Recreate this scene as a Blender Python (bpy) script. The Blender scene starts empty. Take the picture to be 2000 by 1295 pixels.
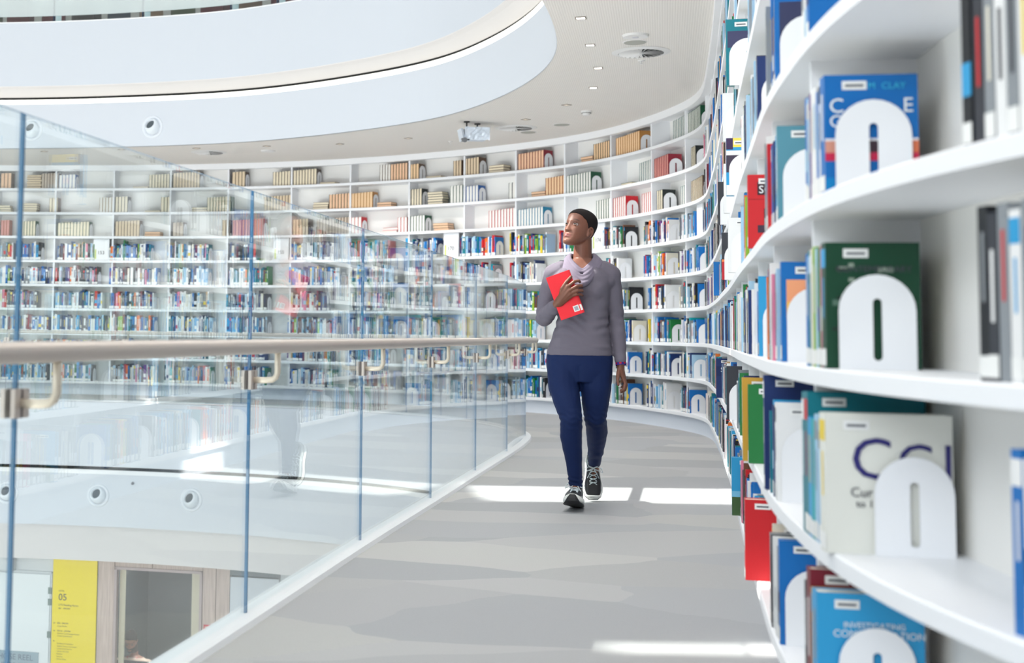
import bpy, bmesh, math, random
import numpy as np
from mathutils import Matrix, Vector, Euler
from mathutils import noise as mnoise

C = bpy.context.scene.collection
SC = bpy.context.scene
random.seed(7)

# ------------------------------------------------------------------ camera
cam_d = bpy.data.cameras.new('camera'); cam = bpy.data.objects.new('camera', cam_d); C.objects.link(cam)
PITCH, ROLL, FPX = 0.0744, 0.0138, 2639.2
fw = Vector((0, math.cos(PITCH), math.sin(PITCH))); up0 = Vector((0, -math.sin(PITCH), math.cos(PITCH))); rt0 = Vector((1, 0, 0))
rt = rt0*math.cos(ROLL) + up0*math.sin(ROLL); up = up0*math.cos(ROLL) - rt0*math.sin(ROLL)
cam.matrix_world = Matrix(((rt.x, up.x, -fw.x, 0), (rt.y, up.y, -fw.y, 0), (rt.z, up.z, -fw.z, .9665), (0, 0, 0, 1)))
cam_d.sensor_width = 36; cam_d.lens = FPX/2000*36
cam_d.shift_x = (1000-582.7)/2000; cam_d.shift_y = -(647.5-450.5)/2000
cam_d.clip_start = .05; cam_d.clip_end = 200
cam_d.dof.use_dof = True; cam_d.dof.focus_distance = 7.7; cam_d.dof.aperture_fstop = 3.6
SC.camera = cam

# ------------------------------------------------------------------ light
w = bpy.data.worlds.new('world'); SC.world = w; w.use_nodes = True
bg = w.node_tree.nodes['Background']; bg.inputs[0].default_value = (.76, .88, 1, 1); bg.inputs[1].default_value = .5
SUN_DIR = Vector((.98, -.2, -.9)).normalized()
sd = bpy.data.lights.new('sun', 'SUN'); sd.energy = 13.0; sd.angle = .009; sd.color = (1, .96, .88)
so = bpy.data.objects.new('sun', sd); C.objects.link(so); so.rotation_euler = SUN_DIR.to_track_quat('-Z', 'Y').to_euler(); so.location = (-8, 10, 12)
def area(name, loc, target, sx, sy, power, col, spread=math.pi):
    d = bpy.data.lights.new(name, 'AREA'); d.shape = 'RECTANGLE'; d.size = sx; d.size_y = sy; d.energy = power; d.color = col
    o = bpy.data.objects.new(name, d); C.objects.link(o); o.location = loc
    o.rotation_euler = (Vector(target)-Vector(loc)).to_track_quat('-Z', 'Y').to_euler(); d.spread = spread; return o
area('added_fill_overhead', (-4.8, 8.5, 8.8), (-4.8, 8.51, 0), 11, 15, 170, (.93, .97, 1))  # added fill below the closed roof, stands in for daylight from above
area('added_fill_behind', (-3.0, -3.7, 4.7), (1.5, 13, 1.2), 8, 3.4, 760, (.88, .95, 1))  # unseen fill added to brighten the woman and far shelves
area('added_fill_low', (-7.5, 3.5, -3.2), (-1.0, 16.5, 2.2), 9, 3.2, 430, (.84, .93, 1), 2.4)  # unseen fill added low in the void to lift the ceiling
SC.view_settings.view_transform = 'Standard'; SC.view_settings.look = 'None'; SC.view_settings.gamma = 1
SC.view_settings.use_curve_mapping = False; SC.view_settings.exposure = 0.0

# ------------------------------------------------------------------ materials
def srgb(r, g, b):
    f = lambda c: (c/255/12.92) if c/255 <= .04045 else ((c/255+.055)/1.055)**2.4
    return (f(r), f(g), f(b), 1)
MATS = {}
def mat(name, col=(200, 200, 200), rough=.6, metal=0, emit=None, estr=0, spec=.5, bump=0, bscale=60, alpha=1):
    if name in MATS: return MATS[name]
    m = bpy.data.materials.new(name); m.use_nodes = True; nt = m.node_tree; b = nt.nodes['Principled BSDF']
    b.inputs['Base Color'].default_value = srgb(*col); b.inputs['Roughness'].default_value = rough; b.inputs['Metallic'].default_value = metal
    b.inputs['Specular IOR Level'].default_value = spec
    if emit: b.inputs['Emission Color'].default_value = srgb(*emit); b.inputs['Emission Strength'].default_value = estr
    if bump:
        tc = nt.nodes.new('ShaderNodeTexCoord'); n = nt.nodes.new('ShaderNodeTexNoise'); n.inputs['Scale'].default_value = bscale
        bp = nt.nodes.new('ShaderNodeBump'); bp.inputs['Strength'].default_value = bump; bp.inputs['Distance'].default_value = .002
        nt.links.new(tc.outputs['Object'], n.inputs['Vector']); nt.links.new(n.outputs['Fac'], bp.inputs['Height']); nt.links.new(bp.outputs['Normal'], b.inputs['Normal'])
    MATS[name] = m; return m
WHITE = mat('white_paint', (240, 241, 243), .55)
SHELFW = mat('shelf_laminate', (243, 244, 247), .45)
SHELFB = mat('shelf_back_panel', (246, 244, 240), .7)
FASC = mat('fascia_plaster', (208, 213, 220), .6)
BULK = mat('bulkhead_plaster', (214, 211, 210), .8)
STEEL = mat('brushed_steel', (196, 186, 178), .42, .45)
CREAM = mat('cream_metal', (226, 214, 196), .4, .35)
BLACK = mat('black_plastic', (22, 22, 26), .5)
DARKSLOT = mat('dark_gap', (12, 16, 12), .9)
GREYM = mat('grey_metal', (120, 122, 126), .5, .4)
def colmat(name, rough=.5, spec=.5, bump=0, bscale=300):      # colour comes from the mesh's own attribute
    m = mat(name, (200, 200, 200), rough, spec=spec, bump=bump, bscale=bscale); nt = m.node_tree
    a = nt.nodes.new('ShaderNodeVertexColor'); a.layer_name = 'Col'; nt.links.new(a.outputs['Color'], nt.nodes['Principled BSDF'].inputs['Base Color']); return m
BOOKM = colmat('printed_book_cover', .42, .4)
SKIN = colmat('skin', .46, .45, .12, 220)
def ceiling_mat():
    m = mat('ribbed_ceiling', (226, 222, 216), .75); nt = m.node_tree; b = nt.nodes['Principled BSDF']
    tc = nt.nodes.new('ShaderNodeTexCoord'); wv = nt.nodes.new('ShaderNodeTexWave'); wv.bands_direction = 'X'; wv.inputs['Scale'].default_value = 17; mp = nt.nodes.new('ShaderNodeMapping'); mp.inputs['Rotation'].default_value = (0, 0, .265); nt.links.new(tc.outputs['Object'], mp.inputs['Vector'])
    cr = nt.nodes.new('ShaderNodeValToRGB'); cr.color_ramp.elements[0].position = .0; cr.color_ramp.elements[1].position = .35
    cr.color_ramp.elements[0].color = srgb(216, 212, 207); cr.color_ramp.elements[1].color = srgb(228, 224, 219)
    bp = nt.nodes.new('ShaderNodeBump'); bp.inputs['Strength'].default_value = .2; bp.inputs['Distance'].default_value = .002
    nt.links.new(mp.outputs['Vector'], wv.inputs['Vector']); nt.links.new(wv.outputs['Fac'], cr.inputs['Fac']); nt.links.new(cr.outputs['Color'], b.inputs['Base Color'])
    nt.links.new(wv.outputs['Fac'], bp.inputs['Height']); nt.links.new(bp.outputs['Normal'], b.inputs['Normal']); return m
def carpet_mat():
    m = mat('grey_carpet', (178, 174, 168), .95, spec=.15); nt = m.node_tree; b = nt.nodes['Principled BSDF']; L = nt.links.new
    tc = nt.nodes.new('ShaderNodeTexCoord')
    mp = nt.nodes.new('ShaderNodeMapping'); mp.inputs['Rotation'].default_value = (0, 0, -.28); mp.inputs['Scale'].default_value = (.75, 1.5, 1)
    ns = nt.nodes.new('ShaderNodeTexNoise'); ns.inputs['Scale'].default_value = 1.6; ns.inputs['Detail'].default_value = 2
    mx = nt.nodes.new('ShaderNodeVectorMath'); mx.operation = 'MULTIPLY_ADD'; mx.inputs[1].default_value = (.35, .35, 0)
    L(tc.outputs['Object'], mp.inputs['Vector']); L(mp.outputs['Vector'], ns.inputs['Vector']); L(ns.outputs['Color'], mx.inputs[0]); L(mp.outputs['Vector'], mx.inputs[2])
    vo = nt.nodes.new('ShaderNodeTexVoronoi'); vo.feature = 'F1'; vo.inputs['Scale'].default_value = 1.15; L(mx.outputs['Vector'], vo.inputs['Vector'])
    sp = nt.nodes.new('ShaderNodeSeparateColor'); L(vo.outputs['Color'], sp.inputs['Color'])
    cr = nt.nodes.new('ShaderNodeValToRGB'); cr.color_ramp.interpolation = 'CONSTANT'
    e = cr.color_ramp.elements; e[0].position = 0; e[0].color = srgb(169, 170, 172); e[1].position = .3; e[1].color = srgb(177, 177, 177)
    q = e.new(.6); q.color = srgb(170, 170, 171); q = e.new(.85); q.color = srgb(184, 184, 182)
    L(sp.outputs['Red'], cr.inputs['Fac'])
    wv = nt.nodes.new('ShaderNodeTexWave'); wv.inputs['Scale'].default_value = 16; wv.bands_direction = 'Y'; wv.inputs['Distortion'].default_value = 1.2; wv.inputs['Detail Scale'].default_value = 2
    L(tc.outputs['Object'], wv.inputs['Vector'])
    n2 = nt.nodes.new('ShaderNodeTexNoise'); n2.inputs['Scale'].default_value = 260; L(tc.outputs['Object'], n2.inputs['Vector'])
    gt = nt.nodes.new('ShaderNodeMath'); gt.operation = 'GREATER_THAN'; gt.inputs[1].default_value = .5; L(sp.outputs['Green'], gt.inputs[0])
    mu = nt.nodes.new('ShaderNodeMath'); mu.operation = 'MULTIPLY'; L(gt.outputs[0], mu.inputs[0]); L(wv.outputs['Fac'], mu.inputs[1])
    m2 = nt.nodes.new('ShaderNodeMath'); m2.operation = 'MULTIPLY_ADD'; m2.inputs[1].default_value = -.13; m2.inputs[2].default_value = 1.0; L(mu.outputs[0], m2.inputs[0])
    m3 = nt.nodes.new('ShaderNodeMath'); m3.operation = 'MULTIPLY_ADD'; m3.inputs[1].default_value = .3; m3.inputs[2].default_value = .85; L(n2.outputs['Fac'], m3.inputs[0])
    m4 = nt.nodes.new('ShaderNodeMath'); m4.operation = 'MULTIPLY'; L(m2.outputs[0], m4.inputs[0]); L(m3.outputs[0], m4.inputs[1])
    vs = nt.nodes.new('ShaderNodeVectorMath'); vs.operation = 'SCALE'; L(cr.outputs['Color'], vs.inputs[0]); L(m4.outputs[0], vs.inputs['Scale']); L(vs.outputs['Vector'], b.inputs['Base Color'])
    bp = nt.nodes.new('ShaderNodeBump'); bp.inputs['Strength'].default_value = .5; bp.inputs['Distance'].default_value = .004; L(m4.outputs[0], bp.inputs['Height']); L(bp.outputs['Normal'], b.inputs['Normal'])
    return m
def glass_mat(name, tint, extra=0.0, f0=.04):
    m = bpy.data.materials.new(name); m.use_nodes = True; nt = m.node_tree; nt.nodes.clear(); L = nt.links.new
    out = nt.nodes.new('ShaderNodeOutputMaterial'); mx = nt.nodes.new('ShaderNodeMixShader'); tr = nt.nodes.new('ShaderNodeBsdfTransparent'); gl = nt.nodes.new('ShaderNodeBsdfGlossy')
    tr.inputs['Color'].default_value = (*tint, 1); gl.inputs['Roughness'].default_value = 0.0; gl.inputs['Color'].default_value = (1, 1, 1, 1)
    lw = nt.nodes.new('ShaderNodeLayerWeight'); lw.inputs['Blend'].default_value = .5
    pw = nt.nodes.new('ShaderNodeMath'); pw.operation = 'POWER'; pw.inputs[1].default_value = 5; L(lw.outputs['Facing'], pw.inputs[0])
    ma = nt.nodes.new('ShaderNodeMath'); ma.operation = 'MULTIPLY_ADD'; ma.inputs[1].default_value = 1-f0; ma.inputs[2].default_value = f0; L(pw.outputs[0], ma.inputs[0])
    L(ma.outputs[0], mx.inputs[0]); L(tr.outputs[0], mx.inputs[1]); L(gl.outputs[0], mx.inputs[2])
    last = mx
    if extra:
        df = nt.nodes.new('ShaderNodeBsdfDiffuse'); df.inputs['Color'].default_value = (.8, .86, .86, 1); m2 = nt.nodes.new('ShaderNodeMixShader'); m2.inputs[0].default_value = extra
        L(mx.outputs[0], m2.inputs[1]); L(df.outputs[0], m2.inputs[2]); last = m2
    L(last.outputs[0], out.inputs['Surface']); MATS[name] = m; return m
GLASS = glass_mat('clear_glass', (.955, .985, .985))
FROST = glass_mat('frosted_glass', (.9, .96, .94), .6)
WINGL = glass_mat('window_glass', (.93, .95, .95))
GEDGE = mat('glass_edge', (58, 112, 150), .15, spec=.8)
CEIL = ceiling_mat(); CARPET = carpet_mat()

# ------------------------------------------------------------------ mesh helpers
class MB:
    def __init__(s): s.v = []; s.f = []; s.c = []; s.m = []
    def quad(s, a, b, c, d, col=None, mi=0):
        i = len(s.v); s.v += [tuple(a), tuple(b), tuple(c), tuple(d)]; s.f.append((i, i+1, i+2, i+3)); s.c.append(col); s.m.append(mi)
    def box(s, x0, x1, y0, y1, z0, z1, col=None, mi=0, M=None):
        P = [(x0, y0, z0), (x1, y0, z0), (x1, y1, z0), (x0, y1, z0), (x0, y0, z1), (x1, y0, z1), (x1, y1, z1), (x0, y1, z1)]
        if M is not None: P = [tuple(M @ Vector(p)) for p in P]
        i = len(s.v); s.v += P
        for q in ((0, 3, 2, 1), (4, 5, 6, 7), (0, 1, 5, 4), (1, 2, 6, 5), (2, 3, 7, 6), (3, 0, 4, 7)):
            s.f.append(tuple(i+k for k in q)); s.c.append(col); s.m.append(mi)
    def poly(s, pts, col=None, mi=0):
        i = len(s.v); s.v += [tuple(p) for p in pts]; s.f.append(tuple(range(i, i+len(pts)))); s.c.append(col); s.m.append(mi)
    def prism(s, pts, axis_vec, col=None, mi=0):      # closed outline pushed along a vector
        n = len(pts); a = Vector(axis_vec); i = len(s.v)
        s.v += [tuple(p) for p in pts] + [tuple(Vector(p)+a) for p in pts]
        s.f.append(tuple(range(i+n-1, i-1, -1))); s.f.append(tuple(range(i+n, i+2*n)))
        s.c += [col]*2; s.m += [mi]*2
        for k in range(n):
            s.f.append((i+k, i+(k+1) % n, i+n+(k+1) % n, i+n+k)); s.c.append(col); s.m.append(mi)
    def rings(s, R, cap=True, col=None, mi=0, closed=False):
        i = len(s.v); n = len(R[0]); s.v += [tuple(p) for r in R for p in r]; k = len(R)
        for a in range(k if closed else k-1):
            b = (a+1) % k
            for j in range(n):
                s.f.append((i+a*n+j, i+a*n+(j+1) % n, i+b*n+(j+1) % n, i+b*n+j)); s.c.append(col); s.m.append(mi)
        if cap and not closed:
            s.f.append(tuple(i+j for j in range(n-1, -1, -1))); s.f.append(tuple(i+(k-1)*n+j for j in range(n))); s.c += [col]*2; s.m += [mi]*2
    def cyl(s, a, b, r0, r1=None, n=16, col=None, mi=0, cap=True):
        a = Vector(a); b = Vector(b); r1 = r0 if r1 is None else r1; d = (b-a).normalized(); u = d.orthogonal().normalized(); v = d.cross(u)
        s.rings([[p+u*(r*math.cos(2*math.pi*k/n))+v*(r*math.sin(2*math.pi*k/n)) for k in range(n)] for p, r in ((a, r0), (b, r1))], cap, col, mi)
    def tube(s, pts, r, n=10, col=None, mi=0, closed=False):
        pts = [Vector(p) for p in pts]; k = len(pts); R = []; pu = None
        for i, p in enumerate(pts):
            d = (pts[(i+1) % k]-pts[i-1]) if closed else (pts[min(i+1, k-1)]-pts[max(i-1, 0)]); d.normalize()
            if pu is None: u = d.orthogonal().normalized()
            else: u = (pu-d*pu.dot(d)).normalized()
            pu = u; v = d.cross(u); rr = r[i] if isinstance(r, (list, tuple)) else r
            R.append([p+u*(rr*math.cos(2*math.pi*j/n))+v*(rr*math.sin(2*math.pi*j/n)) for j in range(n)])
        s.rings(R, True, col, mi, closed)
    def build(s, name, mats, parent=None, smooth=False, bevel=0):
        me = bpy.data.meshes.new(name); me.from_pydata(s.v, [], s.f)
        if not isinstance(mats, (list, tuple)): mats = [mats]
        for m in mats: me.materials.append(m)
        if len(mats) > 1: me.polygons.foreach_set('material_index', s.m)
        if any(c is not None for c in s.c):
            at = me.color_attributes.new('Col', 'FLOAT_COLOR', 'CORNER'); arr = []
            for f, c in zip(s.f, s.c): arr += list(c or (1, 1, 1, 1))*len(f)
            at.data.foreach_set('color', arr)
        if smooth: me.polygons.foreach_set('use_smooth', [True]*len(s.f))
        me.update(); o = bpy.data.objects.new(name, me); C.objects.link(o)
        if parent is not None: o.parent = parent
        if bevel:
            b = o.modifiers.new('bevel', 'BEVEL'); b.width = bevel; b.segments = 2
        return o
def tag(o, label, cat, group=None, kind=None):
    o['label'] = label; o['category'] = cat
    if group: o['group'] = group
    if kind: o['kind'] = kind
    return o
def struct(o): o['kind'] = 'structure'; return o
def empty(name, loc=(0, 0, 0), rz=0):
    o = bpy.data.objects.new(name, None); C.objects.link(o); o.location = loc; o.rotation_euler = (0, 0, rz); o.empty_display_size = .1; return o
def text_mesh(body, size, mat_, parent, M, name='lettering', align='LEFT', extrude=.0004):
    cu = bpy.data.curves.new(name, 'FONT'); cu.body = body; cu.size = size; cu.align_x = align; cu.extrude = extrude; cu.resolution_u = 3
    t = bpy.data.objects.new('t', cu); C.objects.link(t); bpy.context.view_layer.update()
    me = bpy.data.meshes.new_from_object(t.evaluated_get(bpy.context.evaluated_depsgraph_get())); bpy.data.objects.remove(t); bpy.data.curves.remove(cu)
    me.name = name; me.materials.clear(); me.materials.append(mat_); o = bpy.data.objects.new(name, me); C.objects.link(o); o.parent = parent; o.matrix_local = M; return o

# ------------------------------------------------------------------ plan curves (metres, seen from above)
class Curve:
    def __init__(s, P, n=30):
        P = np.array(P, float); k = len(P); t = np.r_[0, np.cumsum(np.hypot(*np.diff(P, axis=0).T)**.5)]
        h = np.diff(t); u = np.concatenate([np.linspace(t[i], t[i+1], n, endpoint=False) for i in range(k-1)]+[[t[-1]]]); out = []
        for c in range(2):
            y = P[:, c]; A = np.zeros((k, k)); b = np.zeros(k); A[0, 0] = A[-1, -1] = 1
            for i in range(1, k-1):
                A[i, i-1] = h[i-1]; A[i, i] = 2*(h[i-1]+h[i]); A[i, i+1] = h[i]; b[i] = 6*((y[i+1]-y[i])/h[i]-(y[i]-y[i-1])/h[i-1])
            M = np.linalg.solve(A, b); i = np.clip(np.searchsorted(t, u, side='right')-1, 0, k-2); H = t[i+1]-t[i]; a = (t[i+1]-u)/H; q = (u-t[i])/H
            out.append(a*y[i]+q*y[i+1]+((a**3-a)*M[i]+(q**3-q)*M[i+1])*H*H/6)
        s.p = np.array(out).T; s.s = np.r_[0, np.cumsum(np.hypot(*np.diff(s.p, axis=0).T))]; s.L = s.s[-1]
    def at(s, u, o=0):
        x, y = float(np.interp(u, s.s, s.p[:, 0])), float(np.interp(u, s.s, s.p[:, 1]))
        if o: n = s.nor(u); x += n[0]*o; y += n[1]*o
        return (x, y)
    def tan(s, u, e=.06):
        a = s.at(max(u-e, 0)); b = s.at(min(u+e, s.L)); L = math.hypot(b[0]-a[0], b[1]-a[1]); return ((b[0]-a[0])/L, (b[1]-a[1])/L)
    def nor(s, u): t = s.tan(u); return (t[1], -t[0])     # away from the void
    def near(s, x, y): return float(s.s[np.argmin((s.p[:, 0]-x)**2+(s.p[:, 1]-y)**2)])
def sweep(crv, prof, s0, s1, step=.12, mb=None, col=None, mi=0):
    mb = mb or MB(); n = max(2, int((s1-s0)/step)+1)
    mb.rings([[(*crv.at(u, o), z) for o, z in prof] for u in np.linspace(s0, s1, n)], True, col, mi); return mb
def rect(o0, o1, z0, z1): return [(o0, z0), (o0, z1), (o1, z1), (o1, z0)]
W = Curve([(2.3, -1.6), (1.62, -.3), (1.18, .9), (1.01, 1.95), (1.04, 2.6), (1.14, 3.12), (1.27, 3.65), (1.47, 4.35), (1.79, 5.46), (2.315, 7.235), (2.755, 8.77), (3.255, 10.52),
  (3.68, 12.07), (3.855, 12.75), (3.96, 13.4), (3.95, 14.05), (3.84, 14.8), (3.56, 15.78), (2.93, 16.82), (1.85, 17.92), (.43, 18.88), (-1.4, 19.6), (-3.64, 20.02), (-6.5, 20.1), (-9.5, 19.3), (-12.2, 17.3), (-14, 14)], 40)
FARL = [(-2.6, 18.1), (-4.2, 18.3), (-7, 18.1), (-9.5, 17), (-11.3, 14.5), (-11.8, 11)]
B = Curve([(-1.6, -.5), (-1.07, 1.38), (-.62, 3.0), (-.16, 4.62), (.3, 6.24), (.78, 7.86), (1.25, 9.47), (1.71, 11.03), (2.1, 12.5), (2.21, 13.3), (2.17, 14.2), (1.95, 15.1), (1.55, 15.9), (.83, 16.65), (.1, 17.15), (-1.2, 17.72)]+FARL)
V = Curve([(-1.25, -.5), (-.55, 2), (.15, 4.6), (.9, 7.1), (1.35, 8.5), (1.7, 9.5), (1.97, 10.4), (2.18, 11.4), (2.22, 12.4), (2.12, 13.3), (1.93, 14.1), (1.55, 15.05), (.72, 16.1), (-.56, 17.15), (-1.95, 17.75)]+[(-4.1, 18.22)]+FARL[2:])
Z0, DZ = .1944, .356
SD = .25        # inner depth of the shelves
# ================================================================== SETTING
def strip_between(c0, c1, s0a, s0b, s1a, s1b, z, th, name, m, n=150, o0=0, o1=0):
    mb = MB(); top = []; bot = []
    for k in range(n+1):
        a = c0.at(s0a+(s0b-s0a)*k/n, o0); b = c1.at(s1a+(s1b-s1a)*k/n, o1); top.append((a, b))
    for k in range(n):
        (a, b), (c, d) = top[k], top[k+1]
        mb.quad((*a, z), (*b, z), (*d, z), (*c, z)); mb.quad((*a, z-th), (*c, z-th), (*d, z-th), (*b, z-th))
    a, b = top[0]; mb.quad((*a, z-th), (*b, z-th), (*b, z), (*a, z))
    return struct(mb.build(name, m))
# matching stations so the walkway strip stays square to the path
def pairs(c0, c1):
    pass
bEnd = B.near(-11.3, 14.5); vEnd = V.near(-11.3, 14.5)
def strip_near(c0, c1, z, th, name, m, end0, o1=.3, n=170, o0=0):
    mb = MB(); P = []
    last = 0
    for k in range(n+1):
        u = end0*k/n; a = c0.at(u, o0); nx, ny = c0.nor(u)
        # station on the outer curve: nearest to a point 1.8 m out, never going back
        q = c1.near(a[0]+nx*1.8, a[1]+ny*1.8); q = max(q, last); last = q; P.append((a, c1.at(q, o1)))
    P[0] = (c0.at(0, o0), c1.at(0, o1)); P[-1] = (P[-1][0], c1.at(c1.L, o1))
    for k in range(n):
        (a, b), (c, d) = P[k], P[k+1]
        mb.quad((*a, z), (*b, z), (*d, z), (*c, z)); mb.quad((*a, z-th), (*c, z-th), (*d, z-th), (*b, z-th))
    return struct(mb.build(name, m))
strip_near(B, W, 0, .28, 'floor', CARPET, bEnd, o0=-.06)
strip_near(V, W, 3.62, .24, 'ceiling', CEIL, vEnd)       # underside at 3.38
strip_near(V, W, 5.05, .3, 'floor_upper', CARPET, vEnd)
# void-edge bands of this storey and the one below, and their shadow gaps and cove strip
def band(c, z0, z1, off, name, m, end, th=.3, prof=None):
    return struct(sweep(c, prof or rect(off, off+th, z0, z1), 0, end, .15).build(name, m, smooth=False))
band(V, 3.386, 3.985, -.004, 'wall_lower_band', FASC, vEnd)
LED = mat('cove_light', (255, 252, 244), .6, emit=(255, 252, 246), estr=.75)
band(V, 3.985, 4.05, .0, 'trim_1', LED, vEnd, .1)
band(V, 4.05, 4.085, .03, 'trim_2', DARKSLOT, vEnd, .25)
COVE = mat('cove_plaster', (226, 222, 219), .6)
band(V, 0, 0, 0, 'trim_3', COVE, vEnd, prof=[(.3, 4.085), (.02, 4.085), (-.14, 4.17), (-.2, 4.19), (-.2, 4.2), (.3, 4.2)])
band(V, 4.2, 5.06, -.2, 'wall_upper_band', FASC, vEnd, .5)
band(V, 5.06, 5.075, -.21, 'trim_4', WHITE, vEnd, .2)
band(B, -.85, -.004, -.064, 'wall_slab_band', FASC, bEnd, .3)
band(B, -.90, -.85, .05, 'trim_5', DARKSLOT, bEnd, .2)
band(B, -.955, -.90, .0, 'trim_6', WHITE, bEnd, .1)
band(B, -1.64, -.955, .0, 'wall_below_band', FASC, bEnd, .3)
band(B, -2.1, -1.64, .05, 'wall_bulkhead', BULK, bEnd, .3)
mb = MB(); mb.box(-17, 7, -4.3, -4.0, -5.3, 9.2); struct(mb.build('wall_light_block', WHITE))  # unseen wall added to block sky light from behind the camera
# ceiling edge trim above the bookcase
struct(sweep(W, rect(-.015, .06, 3.30, 3.385), 0, W.L, .12).build('trim_7', SHELFW))
# added unseen roof slotted to place sun patches, upper back wall, lower storey
ROOF = 9.2
def roof():
    k = ROOF/-SUN_DIR.z; dx, dy = SUN_DIR.x*k, SUN_DIR.y*k
    def slot(x0, x1, y0, y1, z=0):
        kk = (ROOF-z)/-SUN_DIR.z; return (x0-SUN_DIR.x*kk, x1-SUN_DIR.x*kk, y0-SUN_DIR.y*kk, y1-SUN_DIR.y*kk)
    slots = [slot(1.1, 2.9, 7.95, 8.72), slot(1.12, 1.62, 7.43, 7.86, 1.55), slot(.95, 1.75, 4.22, 4.35)]
    xs = sorted({-17, 7}|{round(s[i], 3) for s in slots for i in (0, 1)}); ys = sorted({-7, 24}|{round(s[i], 3) for s in slots for i in (2, 3)})
    mb = MB()
    for i in range(len(xs)-1):
        for j in range(len(ys)-1):
            cx, cy = (xs[i]+xs[i+1])/2, (ys[j]+ys[j+1])/2
            if any(s[0] < cx < s[1] and s[2] < cy < s[3] for s in slots): continue
            mb.box(xs[i], xs[i+1], ys[j], ys[j+1], ROOF, ROOF+.02)
    return struct(mb.build('roof_sun_mask', WHITE))
roof()
struct(sweep(W, rect(SD+.06, SD+.3, 5.05, 9.2), 2, W.L, .3).build('wall_upper', mat('upper_wall', (214, 212, 206), .8)))
mb = MB(); mb.box(-17, 7, -7, 24, -5.3, -5.1); struct(mb.build('floor_lower', mat('lower_floor', (190, 188, 184), .8)))
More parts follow.
